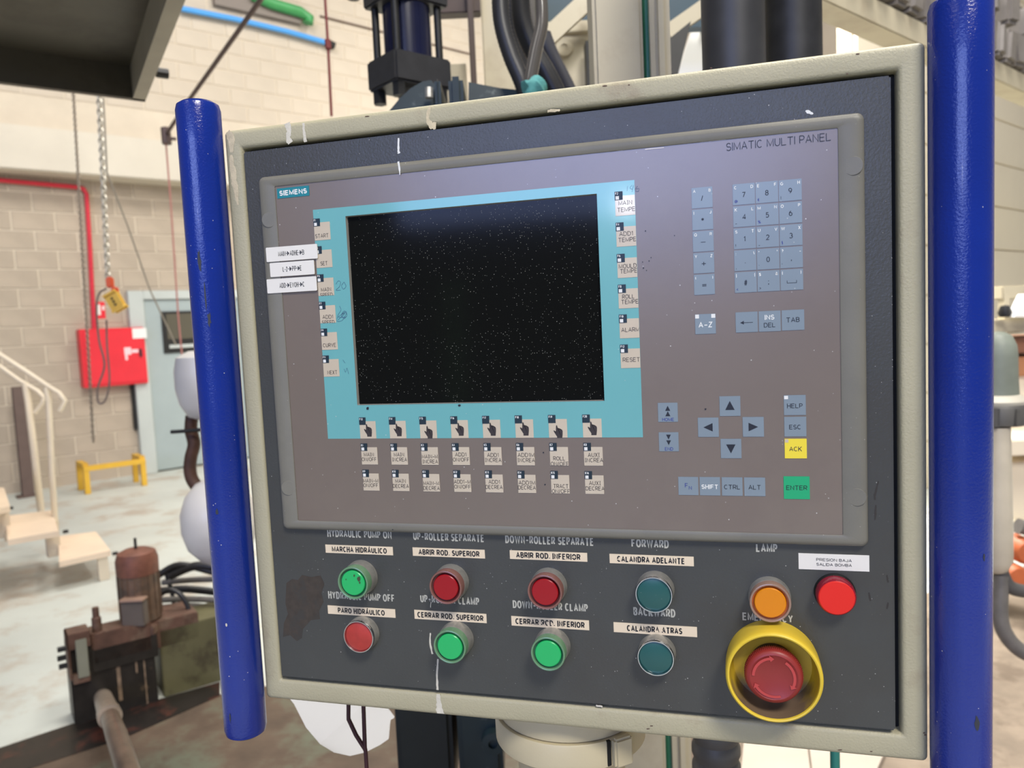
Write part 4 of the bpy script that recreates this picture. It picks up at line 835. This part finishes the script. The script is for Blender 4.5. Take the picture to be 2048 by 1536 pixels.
strip(209.2, 274.2, -20.4, -13.1, 'ABRIR ROD. INFERIOR', 214.6, 54, 4.9, 'cream tape label reading ABRIR ROD. INFERIOR', worn=((46, 1.6, 2.2, 2.2), (52, 3, 4, 1.2)))
strip(292.3, 358.1, -20.7, -13.1, 'CALANDRA ADELANTE', 298.3, 53, 4.9, 'cream tape label reading CALANDRA ADELANTE', worn=((6, 3, 2.6, 1), (10, 1.4, 1.8, 1)))
strip(435.0, 484.0, -19.6, -7.4, None, 447.5, 24.6, 2.2, 'white label reading PRESION BAJA SALIDA BOMBA', m=m_sticker, two=('PRESION BAJA', 'SALIDA BOMBA'), off=.004)
strip(37.0, 102.5, -77.2, -69.5, 'PARO HIDRÁULICO', 47.0, 45.5, 4.9, 'cream tape label reading PARO HIDRÁULICO')
strip(120.5, 186.0, -76.9, -68.9, 'CERRAR ROD. SUPERIOR', 123.3, 60, 5.0, 'cream tape label reading CERRAR ROD. SUPERIOR')
strip(207.8, 273.5, -77.5, -69.3, 'CERRAR ROD. INFERIOR', 211.3, 58.5, 5.0, 'cream tape label reading CERRAR ROD. INFERIOR', worn=((24, 3, 2.6, 2.2), (27, 1.6, 2.2, 1.4), (31, 1, 2, 5), (34.2, 1.6, 1.6, 3)))
strip(293.5, 359.1, -77.6, -69.4, 'CALANDRA ATRAS', 304.2, 43.5, 5.0, 'cream tape label reading CALANDRA ATRAS', worn=((33, 1.4, 3, 2.4), (37, 2.6, 2.4, 2)))
def arrow(bm, x, z, L, h, y):
    poly(bm, [(x, z - .25), (x + L * .6, z - .25), (x + L * .6, z + .25), (x, z + .25)], y)
    poly(bm, [(x + L, z), (x + L * .45, z + h * .5), (x + L * .35, z + h * .25), (x + L * .62, z)], y)
    poly(bm, [(x + L, z), (x + L * .62, z), (x + L * .35, z - h * .25), (x + L * .45, z - h * .5)], y)
ys = -.0008
for (x0, x1, z0, z1, parts, lb, rnd_) in ((4.3, 53.7, 236.9, 249.2, [('MAIN', 16.2, 7.2), ('>', 23.6, 0), ('ADHE', 27.2, 8.4), ('>', 35.8, 0), ('B', 39.2, 2.0)], 'white sticker reading MAIN ADHE B beside the screen keys, topmost of three', 0),
                                          (7.0, 49.8, 223.8, 235.8, [('L-2', 19.5, 4.6), ('>', 24.9, 0), ('PP', 28.6, 4.0), ('>', 32.8, 0), ('E', 36.0, 1.8)], 'shorter white sticker reading L-2 PP E, middle of three', 1),
                                          (2.9, 51.0, 209.9, 222.1, [('ADD', 15.2, 6.2), ('>', 21.8, 0), ('EVOH', 25.4, 8.4), ('>', 34.2, 0), ('C', 37.6, 2.0)], 'white sticker reading ADD EVOH C, lowest of three', 2)):
    bm = NB(); prism(bm, [pv(a, b, ys) for a, b in rrect(x0, x1, z0, z1, .8, 3)], (0, .0008, 0)); o = obj('sticker', bm, m_sticker, label=lb, cat='sticker')
    bm = NB(); zc = (z0 + z1) / 2 - 2.1
    for s, x, w in parts:
        if s == '>': arrow(bm, x, zc + 2.1, 3.2, 4.0, ys - .0001)
        else: text(bm, s, x, zc, 4.2, ys - .0001, w=w, off=-.008)
    obj('lettering', bm, m_print, o)

# ================================================================ OPERATOR PANEL
op = thing('operator_panel', 'grey operator panel with black screen, teal field and membrane keys', 'control panel', pv(241.5, 0, .003))
bm = NB(); mx0, mx1, mz0, mz1 = 16.5, 465.6, 8.7, 300.6
ringloft(bm, [(rr_(0, 483, 0, 310, 5), YD), (rr_(0, 483, 0, 310, 5), .0035), (rr_(.5, 482.5, .5, 309.5, 5), .0018), (rr_(2.2, 480.8, 2.2, 307.8, 4), .0004), (rr_(5, 478, 4, 306, 4), 0),
              (rr_(mx0 - .5, mx1 + .5, mz0 - .5, mz1 + .5, 1), 0), (rr_(mx0, mx1, mz0, mz1, 1), .0004), (rr_(mx0, mx1, mz0, mz1, 1), .003)])
bmesh.ops.recalc_face_normals(bm, faces=bm.faces); obj('bezel', bm, m_bezel, op, smooth=True)
YM = .0009
sx0, sx1, sz0, sz1 = 81.2, 293.7, 110.7, 270.2
def holed(bm, X0, X1, Z0, Z1, y):
    o = [(X0, Z0), (X1, Z0), (X1, Z1), (X0, Z1)]; i = [(sx0, sz0), (sx1, sz0), (sx1, sz1), (sx0, sz1)]
    ov = [bm.verts.new(pv(*p, y)) for p in o]; iv = [bm.verts.new(pv(*p, y)) for p in i]
    for k in range(4): bm.faces.new((ov[k], ov[(k + 1) % 4], iv[(k + 1) % 4], iv[k]))
    bv = [bm.verts.new(pv(*p, .0045)) for p in i]
    for k in range(4): bm.faces.new((iv[k], iv[(k + 1) % 4], bv[(k + 1) % 4], bv[k]))
bm = NB(); holed(bm, mx0, mx1, mz0, mz1, YM); obj('membrane', bm, m_membrane, op)
bm = NB(); holed(bm, 51.2, 322.6, 81.8, 277.9, YM - .0001); obj('teal_field', bm, m_teal, op)
bm = NB(); slab(bm, sx0, sx1, sz0, sz1, .0040, .0046); obj('screen', bm, m_screen, op)
bm = NB(); ringloft(bm, [(rrect(sx0, sx1, sz0, sz1, .5, 1), YM - .0002), (rrect(sx0 + .5, sx1 - .5, sz0 + .5, sz1 - .5, .4, 1), .0040)]); obj('screen_lip', bm, mat('pale_lip', (150, 148, 142), .3), op)  # pale tone puts the lit edge of the recess into the colour
YK = YM - .00035; YT = YK - .00008
bm = NB(); slab(bm, 18.3, 49, 290.1, 298.5, YK, YM); bp_ = obj('brand_plate', bm, mat('teal_plate', (24, 128, 140), .4), op)
bm = NB(); text(bm, 'SIEMENS', 33.7, 292.1, 4.4, YT, w=26.5, align='c', off=.03); obj('lettering', bm, m_white, bp_)
bm = NB(); text(bm, 'SIMATIC MULTI PANEL', 389.8, 292.4, 5.6, YK, w=71.4, off=-.018); obj('title_lettering', bm, m_black, op)
for cx, cz in ((9.0, 272.8), (9.4, 38.0), (475.2, 273.4), (475.2, 37.3)):
    bm = NB(); lathe(bm, pv(cx, cz, .0003), (-Yv + X * (.11 if cx < 240 else -.11)).normalized(), [(.0066, -.003), (.0066, .0005), (.0063, .0008), (0, .0008)], 40); obj('screw_cap', bm, m_bezel, op, smooth=True)
XS = .80
# function keys
def fkey(x, zt, tagtxt, lines, led=True, tealrow=False, hand=None, w=15.0, h=15.0):
    bm = NB(); slab(bm, x, x + w, zt - h, zt, YK, YM, .0001); k = obj('key', bm, m_key, op)
    bm = NB(); slab(bm, x - .1, x + 5.9, zt - 3.1, zt + 3.3, YK - .0002, YM); obj('tag', bm, m_tag, k)
    bm = NB(); text(bm, tagtxt, x + .4, zt + .9, 1.9, YK - .0003, xs=.9, off=.015)
    if led: flat(bm, x + .5, x + 3.1, zt - 2.7, zt - .1, YK - .0003)
    obj('tag_print', bm, m_white, k)
    bm = NB(); clip = (x, x + w, zt - h, zt)
    for s, bz, ww, cx in lines: text(bm, s, x + (cx if cx is not None else w / 2), zt - h + bz, 3.35, YT, w=ww, align='c', off=-.006, clip=clip, serif=True)
    if hand is not None:
        hp_ = [(0, 0), (4.1, 0), (4.6, 3.5), (4.7, 6.0), (4.3, 7.2), (3.8, 7.4), (3.5, 6.6), (3.2, 7.9), (2.6, 8.1), (2.3, 7.0), (1.9, 8.4), (1.2, 8.6), (.9, 7.6), (.5, 10.2), (.1, 10.9), (-.5, 10.6), (-.5, 8.0), (-.6, 5.6), (-1.9, 6.6), (-2.7, 6.7), (-2.4, 5.6), (-1.0, 3.2), (0, 1.6)]
        t = NB(); vs = [t.verts.new((x + 6.6 + a, 0, zt - h + hand + b)) for a, b in hp_]; t.faces.new(vs); bmesh.ops.triangulate(t, faces=t.faces[:])
        bmesh.ops.bisect_plane(t, geom=t.verts[:] + t.edges[:] + t.faces[:], plane_co=(0, 0, zt - h), plane_no=(0, 0, -1), clear_outer=True)
        mp = {v: bm.verts.new(pv(v.co.x, v.co.z, YT)) for v in t.verts}
        for f_ in t.faces: bm.faces.new([mp[v] for v in f_.verts])
        t.free()
    obj('legend', bm, m_ink, k); return k
rowz = [267.0, 243.8, 220.1, 196.8, 173.9, 150.8]
Lf = [[('START', 2.0, 12.6, 7.0)], [('SET', 2.0, 6.8, 7.3)], [('MAIN', 3.6, 9.6, 7.6), ('SPEED', -1.0, 12, 7.6)], [('ADD1', 3.6, 10.2, 7.6), ('SPEED', -1.0, 12, 7.6)], [('CURVE', 2.3, 12.4, 7.4)], [('NEXT', 2.0, 9.4, 8.4)]]
for i, z in enumerate(rowz): fkey(51.3, z, 'F%d' % (2 * i + 1), Lf[i])
Rf = [[('MAIN', 7.9, 10.4, 7.7), ('TEMPE', 2.8, 13.6, 8.2)], [('ADD1', 7.9, 10.6, 7.6), ('TEMPE', 3.4, 13.6, 8.2)], [('MOULD', 7.2, 13.6, 7.9), ('TEMPE', 3.4, 13.2, 8.5)], [('ROLL', 7.3, 9.4, 7.6), ('TEMPE', 3.3, 13.2, 8.6)], [('ALARM', 4.8, 14.0, 8.3)], [('RESET', 4.8, 13.2, 8.2)]]
for i, z in enumerate(rowz): fkey(307.5, z, 'F%d' % (2 * i + 2), Rf[i])
hz_ = [1.7, 1.9, -.4, 2.0, 1.9, 1.9, -.8, 1.9]
for i in range(8): fkey(82.2 + 27.65 * i, 96.8, 'F%d' % (13 + i), [], led=False, hand=hz_[i])
K1 = [[('MAIN', 7.1, 9.4, 7.0), ('ON/OFF', 2.9, 13.8, 7.0)], [('MAIN', 7.1, 9.4, 7.3), ('INCREA', 2.8, 13.6, 7.6)], [('MAIN-M', 5.5, 14.2, 7.5), ('INCREA', 1.2, 13.8, 7.6)], [('ADD1', 7.2, 10, 7.4), ('ON/OFF', 2.9, 14.4, 7.4)], [('ADD1', 6.8, 10, 7.6), ('INCREA', 2.6, 14, 7.6)], [('ADD1M', 6.9, 14, 7.9), ('INCREA', 2.6, 14.4, 7.9)], [('ROLL', 4.1, 9.8, 7.6), ('ON/OFF', -.3, 14.8, 7.8)], [('AUXI', 7.0, 9.4, 7.9), ('INCREA', 2.8, 14.6, 7.9)]]
K2 = [[('MAIN-M', 7.0, 14.2, 7.2), ('ON/OFF', 3.0, 13.8, 7.0)], [('MAIN', 7.1, 9.6, 7.3), ('DECREA', 2.7, 14.6, 7.3)], [('MAIN-M', 5.5, 14.2, 7.5), ('DECREA', 1.3, 14.6, 7.5)], [('ADD1-M', 7.0, 14.6, 7.5), ('ON/OFF', 2.8, 14.6, 7.5)], [('ADD1', 7.2, 10, 7.6), ('DECREA', 2.9, 14.6, 7.2)], [('ADD1M', 6.8, 14, 7.6), ('DECREA', 2.8, 14.8, 7.4)], [('TRACT', 4.3, 12.4, 8.0), ('ON/OFF', .2, 14.8, 7.8)], [('AUXI', 7.1, 9.4, 7.9), ('DECREA', 2.8, 15.0, 7.9)]]
for i in range(8): fkey(82.2 + 27.65 * i, 74.3, 'K%d' % (1 + i), K1[i])
for i in range(8): fkey(82.2 + 27.65 * i, 51.6, 'K%d' % (9 + i), K2[i])
# keypad
def pkey(x0, x1, z0, z1, items, m=m_padkey):
    """items: (text, dx from left, dz from bottom, cap height, ink, width or None)"""
    bm = NB(); slab(bm, x0, x1, z0, z1, YK, YM, .0001); k = obj('key', bm, m, op); by = {}
    for s, dx, dz, h, ink, al in items:
        b = by.setdefault(ink, NB())
        if callable(s): s(b, x0 + dx, z0 + dz)
        else: text(b, s, x0 + dx, z0 + dz, h, YT, xs=1.12, align=al, off=.012 if ink is m_white else 0)
    for ink, b in by.items(): obj('legend', b, ink, k)
    return k
def num(x0, r, a, b, c, lo=None, loink=None, w=15.0):
    zt = 268.0 - 15.95 * r; its = []
    if a: its.append((a, 1.1, 11.4, 2.3, m_white, 'l'))
    if b: its.append((b, w - 1.1, 11.4, 2.3, m_white, 'r'))
    if c: its.append((c, w / 2, 5.2 if not callable(c) else 5, 3.9, m_black, 'c'))
    if lo: its.append((lo, 1.2, 1.5, 2.2, loink or m_black, 'l'))
    pkey(x0, x0 + w, zt - 15.1, zt, its)
def minus(b, x, z): flat(b, x - 1.7, x + 1.7, z + 1.7, z + 2.1, YT)
def space(b, x, z): flat(b, x - 3.4, x + 3.4, z, z + .35, YT); flat(b, x - 3.4, x - 3.05, z + .35, z + 2, YT); flat(b, x + 3.05, x + 3.4, z + .35, z + 2, YT)
for r, (a, b, c) in enumerate((('A', 'B', '/'), ('I', 'J', '*'), ('Q', 'R', minus), ('Y', 'Z', '+'), ('(', ')', '='))): num(364.3, r, a, b, c)
pad = [[('C', 'D', '7', '@', m_blue), ('E', 'F', '8', '€', m_blue), ('G', 'H', '9', '|', None)], [('K', 'L', '4', '-', None), ('M', 'N', '5', '%', m_blue), ('O', 'P', '6', None, None)], [('S', 'T', '1', '!', None), ('U', 'V', '2', '_', None), ('W', 'X', '3', '§', m_blue)],
       [(':', '\\', '.', ',', None), ('"', '°', '0', '`', None), ('?', '_', ',', "'", None)], [('[', ']', '#', '<', m_blue), ('$', '&', ';', '>', None), ('{', '}', space, None, None)]]
for r in range(5):
    for i in range(3): num(393.6 + 16.0 * i, r, *pad[r][i], w=15.5)
k = pkey(364.3, 379.3, 159.8, 174.7, [('A-Z', 7.5, 4.8, 4.2, m_white, 'c'), ((lambda b, x, z: (flat(b, x + .2, x + 3, z - 2.9, z, YT), flat(b, x + 11.9, x + 14.8, z - 2.9, z, YT))), 0, 14.7, 0, m_white, 'l')])
def larrow(b, x, z): poly(b, [(x - 4.4, z), (x - 1.8, z + 1.4), (x - 1.8, z - 1.4)], YT); flat(b, x - 1.8, x + 4.6, z - .2, z + .2, YT)
pkey(393.6, 409.2, 159.8, 174.8, [(larrow, 7.6, 7.2, 0, m_black, 'l')])
pkey(409.9, 425.2, 159.8, 174.8, [('INS', 7.6, 8.6, 3.6, m_white, 'c'), ('DEL', 7.6, 3.0, 3.4, m_black, 'c')])
pkey(425.9, 441.4, 160.0, 174.8, [('TAB', 7.7, 5.8, 3.6, m_black, 'c')])
def tri(cx, cz, w, h, up):
    def f_(b, x, z): poly(b, [(x + cx - w / 2, z + cz), (x + cx + w / 2, z + cz), (x + cx, z + cz + (h if up else -h))], YT)
    return f_
def htri(s):
    def f_(b, x, z): poly(b, [(x - s * 3.4, z), (x + s * 3.4, z + 3.2), (x + s * 3.4, z - 3.2)], YT)
    return f_
pkey(334.7, 349.6, 93.6, 108.4, [(tri(7.4, 8.6, 3.8, 3.9, 1), 0, 0, 0, m_black, 'l'), (tri(7.4, 4.4, 3.8, 3.9, 1), 0, 0, 0, m_black, 'l'), ('HOME', 7.5, .7, 2.5, m_blue, 'c')])
pkey(334.7, 349.6, 70.8, 85.6, [(tri(7.4, 13.0, 3.6, 3.8, 0), 0, 0, 0, m_black, 'l'), (tri(7.4, 8.6, 3.6, 3.8, 0), 0, 0, 0, m_black, 'l'), ('END', 7.5, .7, 2.5, m_blue, 'c')])
pkey(380.5, 395.6, 97.6, 112.6, [(tri(7.5, 4.6, 6.8, 6.8, 1), 0, 0, 0, m_black, 'l')])
pkey(364.3, 379.5, 81.8, 96.6, [(htri(1), 7.4, 7.4, 0, m_black, 'l')])
pkey(396.9, 412.0, 81.8, 96.7, [(htri(-1), 7.6, 7.4, 0, m_black, 'l')])
pkey(380.6, 395.6, 65.5, 80.3, [(tri(7.4, 10.6, 6.8, 6.8, 0), 0, 0, 0, m_black, 'l')])
pkey(426.3, 441.5, 97.7, 112.5, [('HELP', 7.6, 5.2, 3.4, m_black, 'c'), ((lambda b, x, z: flat(b, x + .3, x + 3, z - 2.9, z - .4, YT)), 0, 14.8, 0, m_white, 'l')])
pkey(426.3, 441.6, 81.8, 96.5, [('ESC', 7.6, 5.4, 3.4, m_black, 'c')])
pkey(426.3, 441.7, 65.5, 80.2, [('ACK', 7.6, 5.4, 3.4, m_black, 'c'), ((lambda b, x, z: flat(b, x + .3, x + 2.7, z - 2.8, z - .4, YT)), 0, 14.7, 0, m_key, 'l')], m_yellowkey)
pkey(425.1, 443.3, 35.0, 52.1, [('ENTER', 9.1, 6.8, 3.5, m_black, 'c')], m_greenkey)
for x, s, ink in ((348.4, None, m_blue), (364.4, 'SHIFT', m_white), (380.7, 'CTRL', m_black), (397.0, 'ALT', m_black)):
    if s: pkey(x, x + 15.1, 36.8, 51.0, [(s, 7.5, 5.0, 3.5, ink, 'c')])
    else: pkey(x, x + 15.0, 36.8, 51.0, [('F', 6.1, 5.9, 3.4, ink, 'c'), ('N', 8.9, 4.3, 2.9, ink, 'c')])
# pen marks on the teal field, dark spots below the screen
bm = NB()
def pen(pix, r=.00012):
    tube(bm, spline([yp(x, y, YM - .0003) for x, y in pix], 4), r, 5)
pen([(672, 568), (676, 562), (681, 564), (679, 573), (672, 580), (681, 580)]); pen([(688, 564), (692, 572), (687, 578), (683, 571), (688, 564)])
pen([(679, 612), (682, 620), (676, 630), (674, 642), (684, 641), (690, 632), (693, 625), (688, 622), (683, 630), (688, 637), (694, 630), (690, 624), (684, 628)]); pen([(676, 640), (690, 626), (676, 634), (692, 634)])
pen([(1255, 372), (1254, 382)]); pen([(1264, 370), (1260, 376), (1265, 378), (1267, 370), (1264, 384)]); pen([(1275, 372), (1270, 380), (1276, 383), (1278, 377), (1272, 378)])
pen([(688, 738), (691, 744), (694, 736), (697, 748)]); pen([(686, 720), (690, 726)])
obj('pen_mark', bm, mat('pen_ink', (74, 104, 140), .6), op)
bm = NB()
for x, y, r in ((735, 817, 1.6), (919, 811, 1.3), (1298, 522, .5), (1291, 462, .5), (1287, 536, .6), (1302, 515, .4), (1285, 524, .5), (1293, 541, .4), (1349, 471, .5), (1087, 905, .7), (1090, 969, .7), (1411, 818, .8), (786, 1059, .6)):
    q = pz(x, y, YM - .0003); rnd = random.Random(x); poly(bm, [(q[0] + r * rnd.uniform(.6, 1.1) * math.cos(t * PI / 4), q[1] + r * rnd.uniform(.6, 1.2) * math.sin(t * PI / 4)) for t in range(8)], (YM - .0004) if y < 1050 else -.0002)
obj('dirt_spot', bm, m_black, op)
run([pz(797, 323, 0), pz(799, 338, 0), pz(800, 350, 0)], [.9, .8, .3], -.0002, m_white, seed=41, par=op)
for i, (a, b, c_) in enumerate(((1290, 299, 1328), (1400, 284, 1452), (1235, 301, 1250))):
    run([pz(a, b, YM), pz(c_, b - (c_ - a) * .1, YM)], [.35, .5, .3], YM - .0003, m_key, seed=44 + i, name='label_edge', par=op)

# ================================================================ PUSH BUTTONS
def col(n, c, **k): return mat(n, c, **k)
m_gl = col('green_lens', (38, 176, 98), rough=.3, emit=.10, spec=.4); m_gd = col('dark_green_ring', (16, 92, 62), rough=.25)
m_gs = col('pale_green_shroud', (108, 146, 112), rough=.25, dust=.35, dscale=1100)
m_rl = col('dark_red_lens', (158, 14, 26), rough=.3, spec=.4); m_rd = col('maroon_ring', (84, 12, 18), rough=.25)
m_rs = col('pale_red_shroud', (134, 92, 84), rough=.25, dust=.35, dscale=1100)
m_ol = col('orange_lens', (222, 134, 8), rough=.35, spec=.4); m_od = col('amber_ring', (176, 84, 28), rough=.25); m_os = col('clear_pink_shroud', (156, 126, 110), rough=.2, dust=.3, dscale=1100)
m_tl = col('petrol_green_cap', (34, 88, 86), rough=.3, dust=.06, dscale=700); m_r2 = col('worn_red_cap', (178, 56, 48), rough=.5, var=.12, vscale=120)
m_rr = col('bright_red_lens', (222, 42, 34), rough=.45, emit=.08, spec=.3); m_rr2 = col('crimson_lens_side', (140, 24, 44), rough=.25, dust=.35, dscale=1100)
def lit(cx, cz, d, cl, cd, cs, label, R=14.35):
    t = thing('push_button', label, 'push button', pv(cx, cz, YD)); c = pv(cx, cz, YD); mm = .001
    bm = NB(); lathe(bm, c, -Yv, [((R + .7) * mm, 0), ((R + .7) * mm, .002), ((R + .2) * mm, .006), (R * mm, (d - 8) * mm)], 56); obj('collar', bm, m_chrome, t, smooth=True)
    bm = NB(); lathe(bm, c, -Yv, [((R - .1) * mm, (d - 8.5) * mm), (R * mm, (d - 1.2) * mm), ((R - .3) * mm, (d - .2) * mm), ((R - .9) * mm, d * mm), ((R - 1.6) * mm, (d - .3) * mm), ((R - 1.9) * mm, (d - 2.5) * mm)], 56, capend=False); obj('shroud', bm, cs, t, smooth=True)
    bm = NB(); lathe(bm, c, -Yv, [((R - 1.9) * mm, (d - 2.6) * mm), ((R - 3.3) * mm, (d - 2.8) * mm), ((R - 3.4) * mm, (d - 5) * mm)], 56, capend=False); obj('inner_ring', bm, cd, t, smooth=True)
    bm = NB(); lathe(bm, c, -Yv, [((R - 3.4) * mm, (d - 5) * mm), ((R - 3.5) * mm, (d - 1.0) * mm), ((R - 4.1) * mm, (d - .4) * mm), (0, (d - .2) * mm)], 56); obj('lens', bm, cl, t, smooth=True)
    return t
def flush(cx, cz, d, cl, label, R=14.5, bright=True):
    t = thing('push_button', label, 'push button', pv(cx, cz, YD)); c = pv(cx, cz, YD); mm = .001
    bm = NB(); lathe(bm, c, -Yv, [((R + .4) * mm, 0), ((R + .3) * mm, .003), ((R - .2) * mm, (d - 3) * mm)], 56, capend=False); obj('collar', bm, m_chrome, t, smooth=True)
    bm = NB(); lathe(bm, c, -Yv, [((R - .2) * mm, (d - 3) * mm), (R * mm, (d - .8) * mm), ((R - .5) * mm, d * mm), ((R - 1.1) * mm, d * mm), ((R - 1.6) * mm, (d - 1.2) * mm), ((R - 1.7) * mm, (d - 3) * mm)], 56, capend=False); obj('rim', bm, m_chrome2, t, smooth=True)
    bm = NB(); lathe(bm, c, -Yv, [((R - 1.75) * mm, (d - 4) * mm), ((R - 1.8) * mm, (d - 1.8) * mm), ((R - 2.4) * mm, (d - 1.5) * mm), (0, (d - 1.5) * mm)], 56); obj('cap', bm, cl, t, smooth=True)
    return t
b1 = lit(72.6, -41.6, 18, m_gl, m_gd, m_gs, 'green illuminated push button under the MARCHA HIDRÁULICO label')
flush(71.0, -92.2, 11, m_r2, 'worn red push button under the PARO HIDRÁULICO label')
lit(156.9, -41.8, 17, m_rl, m_rd, m_rs, 'dark red push button under the ABRIR ROD. SUPERIOR label')
lit(158.5, -91.8, 19, m_gl, m_gd, m_gs, 'green illuminated push button under the CERRAR ROD. SUPERIOR label')
lit(241.6, -41.6, 17, m_rl, m_rd, m_rs, 'dark red push button under the ABRIR ROD. INFERIOR label')
lit(242.4, -91.8, 19, m_gl, m_gd, m_gs, 'green illuminated push button under the CERRAR ROD. INFERIOR label', 14.2)
flush(327.8, -40.4, 14, m_tl, 'dark petrol green push button under the CALANDRA ADELANTE label')
flush(327.5, -91.9, 12.5, m_tl, 'dark petrol green push button under the CALANDRA ATRAS label')
lit(413.6, -41.9, 15, m_ol, m_od, m_os, 'orange indicator lamp above the emergency stop button', 14.9)
t = thing('indicator_lamp', 'bright red indicator lamp under the white PRESION BAJA label', 'lamp', pv(460, -36.5, YD)); c = pv(460, -36.5, YD)
bm = NB(); lathe(bm, c, -Yv, [(.0146, 0), (.0146, .002), (.0140, .0035)], 56, capend=False); obj('collar', bm, m_dark, t, smooth=True)
bm = NB(); lathe(bm, c, -Yv, [(.0139, .003), (.0137, .010), (.0132, .0115), (.0126, .012)], 56, capend=False); obj('lens_side', bm, m_rr2, t, smooth=True)
bm = NB(); lathe(bm, c, -Yv, [(.0126, .012), (.0120, .0126), (0, .0130)], 56, capend=False); obj('lens', bm, m_rr, t, smooth=True)
bm = NB(); rnd = random.Random(5)
for qx, qz, rr0 in ((6.2, 4.0, 1.6), (6.8, 1.0, .7), (-6, 3.2, .5), (2, 7, .8)): poly(bm, [(72.6 + qx + rr0 * rnd.uniform(.6, 1.1) * math.cos(k * PI / 5), -41.6 + qz + 1.6 * rr0 * rnd.uniform(.6, 1.1) * math.sin(k * PI / 5)) for k in range(10)], YD - .0181)
obj('grease_spot', bm, mat('brown_grease', (66, 72, 48), .6), b1)
# emergency stop
ecx, ecz = 414.6, -94.2; c = pv(ecx, ecz, YD)
es = thing('emergency_stop', 'red mushroom emergency stop button inside its yellow guard ring', 'emergency stop', c)
m_guard = mat('yellow_guard', (234, 202, 62), .42, var=.05, vscale=20, rgb2=(186, 150, 70), stain=.5, sscale=28, thr=.62)
# dust collected in the lower part of the ring (its own shape, follows the ring's height)
mi = mat('yellow_guard_inside', (206, 172, 44), .5, var=.1, vscale=30); nt = mi.node_tree; N = nt.nodes; Lk = nt.links; pr_ = N['Principled BSDF']
tc = N.new('ShaderNodeTexCoord'); sx = N.new('ShaderNodeSeparateXYZ'); Lk.new(tc.outputs['Object'], sx.inputs[0]); nz = N.new('ShaderNodeTexNoise'); nz.inputs['Scale'].default_value = 60; nz.inputs['Detail'].default_value = 6; Lk.new(tc.outputs['Object'], nz.inputs['Vector'])
ad = N.new('ShaderNodeMath'); ad.operation = 'MULTIPLY_ADD'; Lk.new(nz.outputs[0], ad.inputs[0]); ad.inputs[1].default_value = .03; Lk.new(sx.outputs['Z'], ad.inputs[2])
mr = N.new('ShaderNodeMapRange'); Lk.new(ad.outputs[0], mr.inputs[0]); mr.inputs[1].default_value = .006; mr.inputs[2].default_value = -.008
mx = N.new('ShaderNodeMix'); mx.data_type = 'RGBA'; Lk.new(mr.outputs[0], mx.inputs[0]); src = pr_.inputs['Base Color'].links[0].from_socket; Lk.new(src, mx.inputs[6]); mx.inputs[7].default_value = (*lin((118, 98, 78)), 1); Lk.new(mx.outputs[2], pr_.inputs['Base Color'])
mm = .001
bm = NB(); lathe(bm, c, -Yv, [(.0338, 0), (.0343, .006), (.0345, .018), (.0344, .0245), (.0338, .0265), (.0328, .0272), (.0318, .0268), (.0314, .0255)], 96, capend=False); obj('guard_ring', bm, m_guard, es, smooth=True)
bm = NB(); lathe(bm, c, -Yv, [(.0314, .0255), (.0309, .018), (.0300, .006), (.0285, .0025), (.012, .002)], 96, capend=False); obj('guard_inside', bm, mi, es, smooth=True)
bm = NB(); lathe(bm, c, -Yv, [(.0165, .001), (.0165, .008), (.0150, .010), (.0140, .014), (.0150, .0155)], 64); obj('stem', bm, mat('dirty_brown_stem', (66, 50, 40), .6, var=.2, vscale=60), es, smooth=True)
m_head = mat('faded_red_mushroom', (146, 46, 44), .42, var=.06, vscale=40, bump=.05, bscale=600)
bm = NB(); pr2 = [(.0150, .0150), (.0198, .0160)]
lathe(bm, c, -Yv, [(.0150, .0150), (.0198, .0158), (.0203, .0172), (.0204, .0225), (.0200, .0240), (.0188, .0252), (.0170, .0258), (.0165, .0254), (0, .0256)], 96); hd = obj('mushroom_head', bm, m_head, es, smooth=True)
bm = NB()
for k in range(90):
    an = 2 * PI * k / 90; dv = Vector((math.cos(an), 0, math.sin(an))); tv = Vector((-math.sin(an), 0, math.cos(an))); box(bm, c + dv * .0204 - Yv * .0192, dv, Yv, tv, .0009, .0052, .0006)
obj('knurling', bm, m_head, hd, kind='stuff')
bm = NB(); ya = YD - .0260
for a0, a1 in ((178, 88), (55, -35), (-72, -160)):
    r0, r1 = 13.6, 15.6; n = 14; pts_i = []; pts_o = []
    for k in range(n + 1):
        an = math.radians(a0 + (a1 - a0) * k / n * .86); pts_i.append((ecx + r0 * math.cos(an), ecz + r0 * math.sin(an))); pts_o.append((ecx + r1 * math.cos(an), ecz + r1 * math.sin(an)))
    for k in range(n): poly(bm, [pts_i[k], pts_i[k + 1], pts_o[k + 1], pts_o[k]], ya)
    an = math.radians(a0 + (a1 - a0) * .86); a2 = math.radians(a1); poly(bm, [(ecx + (r0 - 1.6) * math.cos(an), ecz + (r0 - 1.6) * math.sin(an)), (ecx + 14.4 * math.cos(a2), ecz + 14.4 * math.sin(a2)), (ecx + (r1 + 1.6) * math.cos(an), ecz + (r1 + 1.6) * math.sin(an))], ya)
obj('direction_arrow', bm, mat('raised_arrow_red', (190, 66, 64), .4), hd)

# green post standing behind the photographer, seen as a reflection in the dark screen
bm = NB(); abox(bm, -.97, -.885, -3.1, -3.0, 0, 1.76, .006); abox(bm, -1.02, -.835, -3.15, -2.95, 0, .012); obj('steel_post', bm, mat('green_post_paint', (150, 196, 166), .5), label='green steel post behind the photographer, mirrored in the dark screen', cat='post')
